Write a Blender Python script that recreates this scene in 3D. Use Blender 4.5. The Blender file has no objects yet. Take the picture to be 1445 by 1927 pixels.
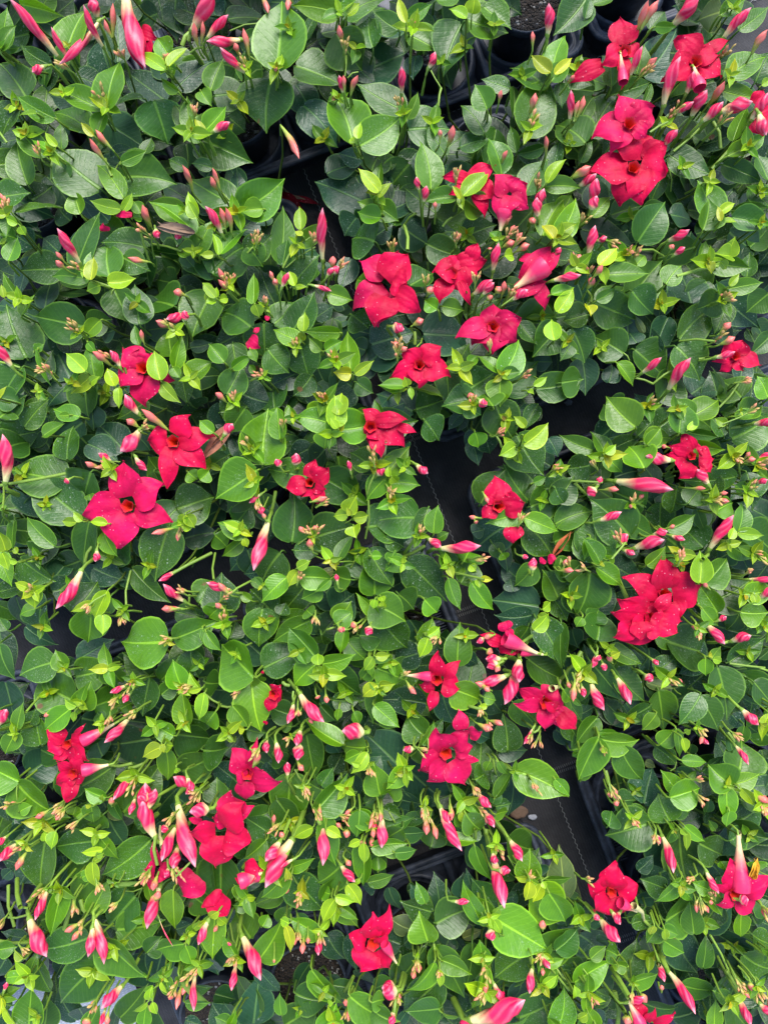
import bpy, math, random
import numpy as np
from mathutils import Vector, Matrix
rnd = random.Random(7)
R = math.radians
sc = bpy.context.scene
# ------------------------------------------------------------------ camera, sky, sun, exposure
CZ = 1.15                                   # phone held above the bench, looking straight down
VT = 0.692                                  # tan(half vertical field of view)
cd = bpy.data.cameras.new('camera'); cam = bpy.data.objects.new('camera', cd)
sc.collection.objects.link(cam); sc.camera = cam
cam.location = (0, 0, CZ); cam.rotation_euler = (0, 0, 0)
cd.sensor_fit = 'VERTICAL'; cd.sensor_height = 24.0; cd.lens = 12.0 / VT
cd.clip_start = 0.02; cd.clip_end = 100
SUN_EL, SUN_AZ = 54, 15                     # azimuth clockwise from north (+Y, the top of the photo)
w = bpy.data.worlds.new('World'); sc.world = w; w.use_nodes = True
nt = w.node_tree; bg = nt.nodes['Background']
sky = nt.nodes.new('ShaderNodeTexSky'); sky.sky_type = 'NISHITA'; sky.sun_disc = False
sky.sun_elevation = R(SUN_EL); sky.sun_rotation = R(SUN_AZ)
sky.air_density = 1.0; sky.dust_density = 1.5; sky.ozone_density = 1.0
nt.links.new(sky.outputs[0], bg.inputs[0]); bg.inputs[1].default_value = 0.15
sd = bpy.data.lights.new('sun', 'SUN'); sun = bpy.data.objects.new('sun', sd); sc.collection.objects.link(sun)
sd.energy = 2.0; sd.angle = R(34); sd.color = (1.0, 0.97, 0.92)
dirv = Vector((math.sin(R(SUN_AZ)) * math.cos(R(SUN_EL)), math.cos(R(SUN_AZ)) * math.cos(R(SUN_EL)), math.sin(R(SUN_EL))))
sun.rotation_euler = dirv.to_track_quat('Z', 'Y').to_euler(); sun.location = dirv * 5
sc.view_settings.view_transform = 'Standard'; sc.view_settings.look = 'None'
sc.view_settings.gamma = 1; sc.view_settings.exposure = 1.5

# ------------------------------------------------------------------ photo geometry
PW, PH = 1445.0, 1927.0
F = PH / 2 / VT                             # focal length in photo pixels
def un(px, py, z):                          # point of the bench seen at a photo pixel, at height z
    k = (CZ - z) / F
    return np.array([(px - PW / 2) * k, -(py - PH / 2) * k, z])
def proj(p):
    k = F / (CZ - p[2]); return (PW / 2 + p[0] * k, PH / 2 - p[1] * k)
AR = R(21)                                  # the trays stand turned by this much
RIM = 0.058
UV_S = F / (CZ - RIM)
def uv2w(u, v):                             # tray frame (photo px at rim height) -> metres
    x = (u * math.cos(AR) + v * math.sin(AR)); y = (-u * math.sin(AR) + v * math.cos(AR))
    return (x / UV_S, -y / UV_S)

# ------------------------------------------------------------------ object helpers
def link(o):
    sc.collection.objects.link(o); return o
def tag(o, label=None, cat=None, group=None, kind=None):
    if label: o['label'] = label
    if cat: o['category'] = cat
    if group: o['group'] = group
    if kind: o['kind'] = kind
    return o
def empty(name, loc, rz=0):
    o = bpy.data.objects.new(name, None); o.location = loc; o.rotation_euler = (0, 0, rz)
    o.empty_display_size = 0.03; return link(o)
class MB:
    """collects verts, faces, a colour per vertex and two uv layers; links them as one mesh object"""
    def __init__(s): s.v = []; s.f = []; s.c = []; s.uv = []; s.e = []; s.n = 0
    def add(s, v, f, c=(1, 1, 1), uv=None, e=None):
        v = np.asarray(v, float).reshape(-1, 3); k = len(v)
        s.v.append(v); s.f.append(np.asarray(f, int) + s.n)
        c = np.asarray(c, float)
        s.c.append(np.tile(c, (k, 1)) if c.ndim == 1 else c)
        s.uv.append(np.zeros((k, 2)) if uv is None else uv)
        s.e.append(np.zeros((k, 2)) if e is None else e)
        s.n += k
    def build(s, name, mat, parent=None, off=(0, 0, 0), smooth=True, props=None):
        if not s.n: return None
        V = np.concatenate(s.v) - np.asarray(off, float)
        nf = sum(len(a) for a in s.f)
        me = bpy.data.meshes.new(name)
        me.vertices.add(len(V)); me.vertices.foreach_set('co', V.ravel())
        loops = np.concatenate([a.ravel() for a in s.f])
        starts = []; tot = []; p = 0
        for a in s.f:
            m = a.shape[1]; starts.append(p + np.arange(len(a)) * m); tot.append(np.full(len(a), m)); p += len(a) * m
        me.loops.add(len(loops)); me.loops.foreach_set('vertex_index', loops)
        me.polygons.add(nf); me.polygons.foreach_set('loop_start', np.concatenate(starts).astype(np.int32))
        me.polygons.foreach_set('loop_total', np.concatenate(tot).astype(np.int32))
        me.polygons.foreach_set('use_smooth', np.full(nf, smooth))
        uv = me.uv_layers.new(name='shape'); uv.data.foreach_set('uv', np.concatenate(s.uv)[loops].ravel())
        e = me.uv_layers.new(name='edge'); e.data.foreach_set('uv', np.concatenate(s.e)[loops].ravel())
        ca = me.color_attributes.new('tint', 'FLOAT_COLOR', 'POINT')
        C = np.concatenate(s.c); ca.data.foreach_set('color', np.hstack([C, np.ones((len(C), 1))]).ravel())
        me.validate(); me.update()
        if mat: me.materials.append(mat)
        o = bpy.data.objects.new(name, me); link(o)
        if parent: o.parent = parent
        return o
def grid_faces(nr, ncol, wrap=False):
    f = []
    for i in range(nr - 1):
        for j in range(ncol if wrap else ncol - 1):
            a = i * ncol + j; b = i * ncol + (j + 1) % ncol
            f.append((a, b, b + ncol, a + ncol))
    return np.array(f)
def tube(mb, pts, rad, col, n=6, ucol=None):
    pts = np.array(pts, float); m = len(pts)
    d = np.gradient(pts, axis=0); d /= (np.linalg.norm(d, axis=1, keepdims=True) + 1e-9)
    up = np.array([0.13, 0.21, 0.97]);
    if abs(d[0] @ up) > 0.95: up = np.array([1.0, 0.1, 0.1])
    V = []; U = []
    for i in range(m):
        s = np.cross(d[i], up); s /= np.linalg.norm(s) + 1e-9; t = np.cross(s, d[i])
        r = rad[i] if hasattr(rad, '__len__') else rad
        for j in range(n):
            a = 2 * math.pi * j / n
            V.append(pts[i] + r * (math.cos(a) * s + math.sin(a) * t)); U.append((j / n, i / (m - 1)))
    mb.add(V, grid_faces(m, n, True), col, np.array(U))
def rot(v, axis, ang):
    axis = axis / (np.linalg.norm(axis) + 1e-9)
    return v * math.cos(ang) + np.cross(axis, v) * math.sin(ang) + axis * (axis @ v) * (1 - math.cos(ang))

# ------------------------------------------------------------------ materials
def mat(name):
    m = bpy.data.materials.new(name); m.use_nodes = True
    t = m.node_tree; b = t.nodes['Principled BSDF']; return m, t, b
def N(t, kind, **k):
    n = t.nodes.new(kind)
    for a, v in k.items(): setattr(n, a, v)
    return n
def M(t, op, a, b=None, clamp=False, c=None):
    n = t.nodes.new('ShaderNodeMath'); n.operation = op; n.use_clamp = clamp
    for i, x in enumerate((a, b, c)):
        if x is None: continue
        if hasattr(x, 'links') or hasattr(x, 'is_linked'): t.links.new(x, n.inputs[i])
        else: n.inputs[i].default_value = x
    return n.outputs[0]
def SS(t, x, lo, hi):                        # smooth step
    n = t.nodes.new('ShaderNodeMapRange'); n.interpolation_type = 'SMOOTHSTEP'
    t.links.new(x, n.inputs[0]); n.inputs[1].default_value = lo; n.inputs[2].default_value = hi
    return n.outputs[0]
def MIX(t, f, a, b, mode='MIX'):
    n = t.nodes.new('ShaderNodeMix'); n.data_type = 'RGBA'; n.blend_type = mode
    for i, x in ((0, f), (6, a), (7, b)):
        if hasattr(x, 'is_linked'): t.links.new(x, n.inputs[i])
        elif i == 0: n.inputs[0].default_value = x
        else: n.inputs[i].default_value = (*x, 1)
    return n.outputs[2]
def noise(t, co, scale, detail=3, rough=.5):
    n = N(t, 'ShaderNodeTexNoise'); n.inputs['Scale'].default_value = scale
    n.inputs['Detail'].default_value = detail; n.inputs['Roughness'].default_value = rough
    t.links.new(co, n.inputs['Vector']); return n.outputs[0]
def voro(t, co, scale, out='Distance', feature='F1'):
    n = N(t, 'ShaderNodeTexVoronoi', feature=feature); n.inputs['Scale'].default_value = scale
    t.links.new(co, n.inputs['Vector']); return n
def bump(t, h, strength, dist, b):
    n = N(t, 'ShaderNodeBump'); n.inputs['Strength'].default_value = strength; n.inputs['Distance'].default_value = dist
    t.links.new(h, n.inputs['Height']); t.links.new(n.outputs[0], b.inputs['Normal'])

def leaf_material():
    m, t, b = mat('glossy leaf')
    L = t.links
    co = N(t, 'ShaderNodeTexCoord').outputs['Object']
    at = N(t, 'ShaderNodeAttribute', attribute_name='tint').outputs['Color']
    u1 = N(t, 'ShaderNodeUVMap', uv_map='shape'); s1 = N(t, 'ShaderNodeSeparateXYZ'); L.new(u1.outputs[0], s1.inputs[0])
    u2 = N(t, 'ShaderNodeUVMap', uv_map='edge'); s2 = N(t, 'ShaderNodeSeparateXYZ'); L.new(u2.outputs[0], s2.inputs[0])
    ax, tt = s1.outputs[0], s1.outputs[1]      # distance from the midrib, place along the leaf
    eu, rn = s2.outputs[0], s2.outputs[1]      # 0 midrib .. 1 margin, a number per leaf
    # midrib, narrowing to the tip
    wd = M(t, 'MULTIPLY_ADD', tt, -0.055, c=0.092)
    mid = M(t, 'SUBTRACT', 1.0, M(t, 'DIVIDE', ax, wd), clamp=True)
    mid = SS(t, mid, 0.0, 0.7)
    # lateral veins sweeping forward
    nz = noise(t, co, 60, 2)
    ph = M(t, 'SUBTRACT', tt, M(t, 'MULTIPLY', ax, 0.42)); ph = M(t, 'ADD', ph, M(t, 'MULTIPLY', nz, 0.05))
    ph = M(t, 'ADD', ph, M(t, 'MULTIPLY', M(t, 'MULTIPLY', ax, ax), 0.10))
    st = M(t, 'SINE', M(t, 'MULTIPLY', ph, 62.0)); vein = M(t, 'POWER', M(t, 'MULTIPLY_ADD', st, 0.5, c=0.5), 9.0)
    fine = M(t, 'SINE', M(t, 'MULTIPLY', ph, 205.0)); fine = M(t, 'MULTIPLY_ADD', fine, 0.5, c=0.5)
    marg = SS(t, eu, 0.88, 0.99)
    # large mottling and small freckles, worn patches
    big = noise(t, co, 38, 4, .6); mot = noise(t, co, 190, 3, .6)
    col = MIX(t, SS(t, big, 0.3, 0.75), at, MIX(t, 1.0, at, (0.72, 0.80, 0.75), 'MULTIPLY'))
    col = MIX(t, M(t, 'MULTIPLY', SS(t, mot, 0.45, 0.75), 0.15), col, MIX(t, 1.0, at, (1.5, 1.35, 1.1), 'MULTIPLY'))
    light = MIX(t, 1.0, at, (2.1, 1.75, 1.5), 'MULTIPLY')
    light = MIX(t, 1.0, light, (0.06, 0.09, 0.012), 'ADD')
    col = MIX(t, M(t, 'MULTIPLY', vein, 0.09), col, light)
    col = MIX(t, M(t, 'MULTIPLY', fine, 0.07), col, light)
    col = MIX(t, M(t, 'MULTIPLY', mid, 0.85), col, light)
    col = MIX(t, M(t, 'MULTIPLY', marg, 0.75), col, light)
    # hard-water splashes and droplets: only in patches
    vo = voro(t, co, 210); dd = M(t, 'ADD', vo.outputs['Distance'], M(t, 'MULTIPLY', noise(t, co, 500, 2), 0.25))
    sr = N(t, 'ShaderNodeSeparateColor'); L.new(vo.outputs['Color'], sr.inputs[0])
    spot = M(t, 'MULTIPLY', M(t, 'SUBTRACT', 1.0, SS(t, dd, 0.18, 0.40)), SS(t, sr.outputs[0], 0.55, 0.8))
    vo2 = voro(t, co, 520); spot2 = M(t, 'MULTIPLY', M(t, 'SUBTRACT', 1.0, SS(t, vo2.outputs['Distance'], 0.15, 0.33)), 0.4)
    patch = SS(t, M(t, 'ADD', noise(t, co, 22, 3), M(t, 'MULTIPLY', M(t, 'SUBTRACT', rn, 0.5), 0.35)), 0.46, 0.62)
    sp = M(t, 'MULTIPLY', M(t, 'MAXIMUM', spot, spot2), patch)
    col = MIX(t, M(t, 'MULTIPLY', sp, 0.46), col, (0.42, 0.52, 0.44))
    dust = M(t, 'MULTIPLY', SS(t, noise(t, co, 30, 5, .65), 0.48, 0.72), M(t, 'MULTIPLY', rn, 0.05))
    col = MIX(t, dust, col, (0.22, 0.32, 0.26))
    bl = voro(t, co, 24); sb = N(t, 'ShaderNodeSeparateColor'); L.new(bl.outputs['Color'], sb.inputs[0])
    bd = M(t, 'ADD', bl.outputs['Distance'], M(t, 'MULTIPLY', noise(t, co, 240, 3), .12))
    brown = M(t, 'MULTIPLY', M(t, 'SUBTRACT', 1.0, SS(t, bd, .12, .17)), SS(t, sb.outputs[1], .90, .92))
    col = MIX(t, M(t, 'MULTIPLY', brown, .85), col, (0.13, 0.055, 0.018))
    # paler underside
    gm = N(t, 'ShaderNodeNewGeometry')
    under = MIX(t, 0.45, MIX(t, 1.0, at, (1.9, 1.5, 1.8), 'MULTIPLY'), (0.20, 0.27, 0.10))
    col = MIX(t, gm.outputs['Backfacing'], col, under)
    L.new(col, b.inputs['Base Color'])
    ro = M(t, 'MULTIPLY_ADD', big, 0.28, c=0.22); ro = M(t, 'ADD', ro, M(t, 'MULTIPLY', dust, 0.8)); ro = M(t, 'SUBTRACT', ro, M(t, 'MULTIPLY', sp, 0.10))
    L.new(ro, b.inputs['Roughness'])
    b.inputs['Specular IOR Level'].default_value = 0.36
    h = M(t, 'MULTIPLY', vein, -0.16); h = M(t, 'SUBTRACT', h, M(t, 'MULTIPLY', mid, 1.0))
    h = M(t, 'ADD', h, M(t, 'MULTIPLY', noise(t, co, 130, 3), 1.3)); h = M(t, 'ADD', h, M(t, 'MULTIPLY', sp, 0.8))
    h = M(t, 'ADD', h, M(t, 'MULTIPLY', noise(t, co, 45, 2), 2.0))
    bump(t, h, 0.55, 0.0010, b)
    tr = N(t, 'ShaderNodeBsdfTranslucent'); L.new(MIX(t, 1.0, col, (1.6, 1.9, 0.6), 'MULTIPLY'), tr.inputs[0])
    mx = N(t, 'ShaderNodeMixShader'); mx.inputs[0].default_value = 0.16
    L.new(b.outputs[0], mx.inputs[1]); L.new(tr.outputs[0], mx.inputs[2])
    L.new(mx.outputs[0], t.nodes['Material Output'].inputs[0])
    return m
def petal_material():
    m, t, b = mat('red petal'); L = t.links
    co = N(t, 'ShaderNodeTexCoord').outputs['Object']
    at = N(t, 'ShaderNodeAttribute', attribute_name='tint').outputs['Color']
    u1 = N(t, 'ShaderNodeUVMap', uv_map='shape'); s1 = N(t, 'ShaderNodeSeparateXYZ'); L.new(u1.outputs[0], s1.inputs[0])
    ax, tt = s1.outputs[0], s1.outputs[1]
    nz = noise(t, co, 55, 4, .6)
    vn = M(t, 'SINE', M(t, 'ADD', M(t, 'MULTIPLY', ax, 34.0), M(t, 'MULTIPLY', nz, 5.0)))
    vn = M(t, 'MULTIPLY_ADD', vn, 0.5, c=0.5)
    col = MIX(t, SS(t, nz, 0.3, 0.75), at, MIX(t, 1.0, at, (0.62, 0.4, 0.55), 'MULTIPLY'))
    col = MIX(t, M(t, 'MULTIPLY', vn, 0.07), col, MIX(t, 1.0, at, (0.6, 0.3, 0.5), 'MULTIPLY'))
    vo = voro(t, co, 300); sr = N(t, 'ShaderNodeSeparateColor'); L.new(vo.outputs['Color'], sr.inputs[0])
    sp = M(t, 'MULTIPLY', M(t, 'SUBTRACT', 1.0, SS(t, vo.outputs['Distance'], 0.12, 0.3)), SS(t, sr.outputs[0], 0.82, 0.9))
    col = MIX(t, M(t, 'MULTIPLY', sp, 0.55), col, (0.95, 0.35, 0.42))
    col = MIX(t, M(t, 'SUBTRACT', 1.0, SS(t, tt, 0.0, 0.42)), col, MIX(t, 1.0, at, (0.62, 0.5, 0.5), 'MULTIPLY'))
    L.new(col, b.inputs['Base Color']); b.inputs['Roughness'].default_value = 0.5
    b.inputs['Specular IOR Level'].default_value = 0.15
    b.inputs['Sheen Weight'].default_value = 0.05
    h = M(t, 'ADD', M(t, 'MULTIPLY', vn, 0.22), M(t, 'MULTIPLY', noise(t, co, 110, 3), 2.4)); h = M(t, 'ADD', h, M(t, 'MULTIPLY', sp, 1.0))
    bump(t, h, 0.5, 0.0012, b)
    tr = N(t, 'ShaderNodeBsdfTranslucent'); L.new(col, tr.inputs[0])
    mx = N(t, 'ShaderNodeMixShader'); mx.inputs[0].default_value = 0.25
    L.new(b.outputs[0], mx.inputs[1]); L.new(tr.outputs[0], mx.inputs[2]); L.new(mx.outputs[0], t.nodes['Material Output'].inputs[0])
    return m
def tint_material(name, rough, spec=0.4, bscale=400, bstr=0.3, mott=0.3, fac2=(0.6, 0.6, 0.6)):
    m, t, b = mat(name); L = t.links
    co = N(t, 'ShaderNodeTexCoord').outputs['Object']
    at = N(t, 'ShaderNodeAttribute', attribute_name='tint').outputs['Color']
    nz = noise(t, co, 160, 4, .6)
    L.new(MIX(t, M(t, 'MULTIPLY', SS(t, nz, .4, .7), mott), at, MIX(t, 1.0, at, fac2, 'MULTIPLY')), b.inputs['Base Color'])
    b.inputs['Roughness'].default_value = rough; b.inputs['Specular IOR Level'].default_value = spec
    bump(t, noise(t, co, bscale, 3), bstr, 0.0006, b); return m
def plastic_material():
    m, t, b = mat('black plastic'); L = t.links
    co = N(t, 'ShaderNodeTexCoord').outputs['Object']
    nz = noise(t, co, 35, 6, .7); n2 = noise(t, co, 9, 3)
    col = MIX(t, SS(t, nz, .42, .75), (0.026, 0.032, 0.046), (0.080, 0.094, 0.130))
    dots = M(t, 'MULTIPLY', SS(t, noise(t, co, 420, 2), .66, .74), 0.5)
    col = MIX(t, dots, col, (0.09, 0.08, 0.07))
    L.new(col, b.inputs['Base Color']); L.new(M(t, 'MULTIPLY_ADD', n2, 0.30, c=0.32), b.inputs['Roughness']); b.inputs['Specular IOR Level'].default_value = 0.3
    bump(t, nz, 0.25, 0.0008, b); return m
def fabric_material(name, c0, c1, pitch, rough):
    m, t, b = mat(name); L = t.links
    co = N(t, 'ShaderNodeTexCoord').outputs['Object']
    mp = N(t, 'ShaderNodeMapping'); mp.inputs['Rotation'].default_value = (0, 0, -AR); L.new(co, mp.inputs[0])
    s = N(t, 'ShaderNodeSeparateXYZ'); L.new(mp.outputs[0], s.inputs[0])
    k = 2 * math.pi / pitch
    wx = M(t, 'SINE', M(t, 'MULTIPLY', s.outputs[0], k * 0.5)); wy = M(t, 'SINE', M(t, 'MULTIPLY', s.outputs[1], k))
    wv = M(t, 'MULTIPLY', wx, wy); h = M(t, 'ADD', M(t, 'MULTIPLY', wy, 0.6), M(t, 'MULTIPLY', wv, 0.5))
    nz = noise(t, co, 14, 5, .65); fn = noise(t, co, 700, 2)
    col = MIX(t, SS(t, nz, .35, .7), c0, c1)
    col = MIX(t, M(t, 'MULTIPLY', SS(t, h, .2, 1.), .6), col, MIX(t, 1.0, col, (1.9, 1.9, 1.9), 'MULTIPLY'))
    col = MIX(t, M(t, 'MULTIPLY', SS(t, fn, .66, .76), .35), col, (0.10, 0.09, 0.08))
    L.new(col, b.inputs['Base Color']); b.inputs['Roughness'].default_value = rough
    b.inputs['Specular IOR Level'].default_value = 0.25
    bump(t, h, 0.6, 0.0004, b); return m
def soil_material():
    m, t, b = mat('potting soil'); L = t.links
    co = N(t, 'ShaderNodeTexCoord').outputs['Object']
    v = voro(t, co, 330); nz = noise(t, co, 150, 6, .7)
    sr = N(t, 'ShaderNodeSeparateColor'); L.new(v.outputs['Color'], sr.inputs[0])
    col = MIX(t, sr.outputs[0], (0.010, 0.007, 0.005), (0.055, 0.038, 0.026))
    col = MIX(t, SS(t, sr.outputs[1], .93, .97), col, (0.35, 0.33, 0.30))
    L.new(col, b.inputs['Base Color']); b.inputs['Roughness'].default_value = 0.85
    bump(t, M(t, 'ADD', M(t, 'MULTIPLY', v.outputs['Distance'], -2.0), nz), 1.0, 0.002, b); return m
def orange_material():
    m, t, b = mat('orange throat'); L = t.links
    co = N(t, 'ShaderNodeTexCoord').outputs['Object']
    u1 = N(t, 'ShaderNodeUVMap', uv_map='shape'); s1 = N(t, 'ShaderNodeSeparateXYZ'); L.new(u1.outputs[0], s1.inputs[0])
    st = M(t, 'MULTIPLY_ADD', M(t, 'SINE', M(t, 'MULTIPLY', s1.outputs[0], 120.0)), .5, c=.5)
    nz = noise(t, co, 300, 3)
    r = SS(t, M(t, 'ADD', s1.outputs[1], M(t, 'MULTIPLY', M(t, 'SUBTRACT', st, .5), .35)), 0.05, 0.6)
    col = MIX(t, r, (0.55, 0.002, 0.025), (0.70, 0.045, 0.008))
    col = MIX(t, SS(t, s1.outputs[1], .6, 1.0), col, (0.60, 0.16, 0.015))
    col = MIX(t, M(t, 'MULTIPLY', nz, .3), col, (0.35, 0.02, 0.01))
    L.new(col, b.inputs['Base Color']); b.inputs['Roughness'].default_value = 0.5; return m
LEAF = leaf_material(); PETAL = petal_material()
BUDM = tint_material('bud skin', 0.40, 0.4, 260, 0.4, 0.35, (0.75, 0.45, 0.6))
STEM = tint_material('green stem', 0.5, 0.4, 300, 0.4, 0.4)
PLASTIC = plastic_material(); SOIL = soil_material(); THROAT = orange_material()
FABRIC = fabric_material('black woven fabric', (0.022, 0.022, 0.024), (0.046, 0.044, 0.047), 0.0022, 0.75)
MAT_W = fabric_material('silver woven mat', (0.30, 0.31, 0.34), (0.44, 0.45, 0.48), 0.0034, 0.6)
THREAD = tint_material('thread', 0.8, 0.2, 900, 0.3)
DRY = tint_material('dry plant matter', 0.75, 0.2, 300, 0.8, 0.6)

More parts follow.
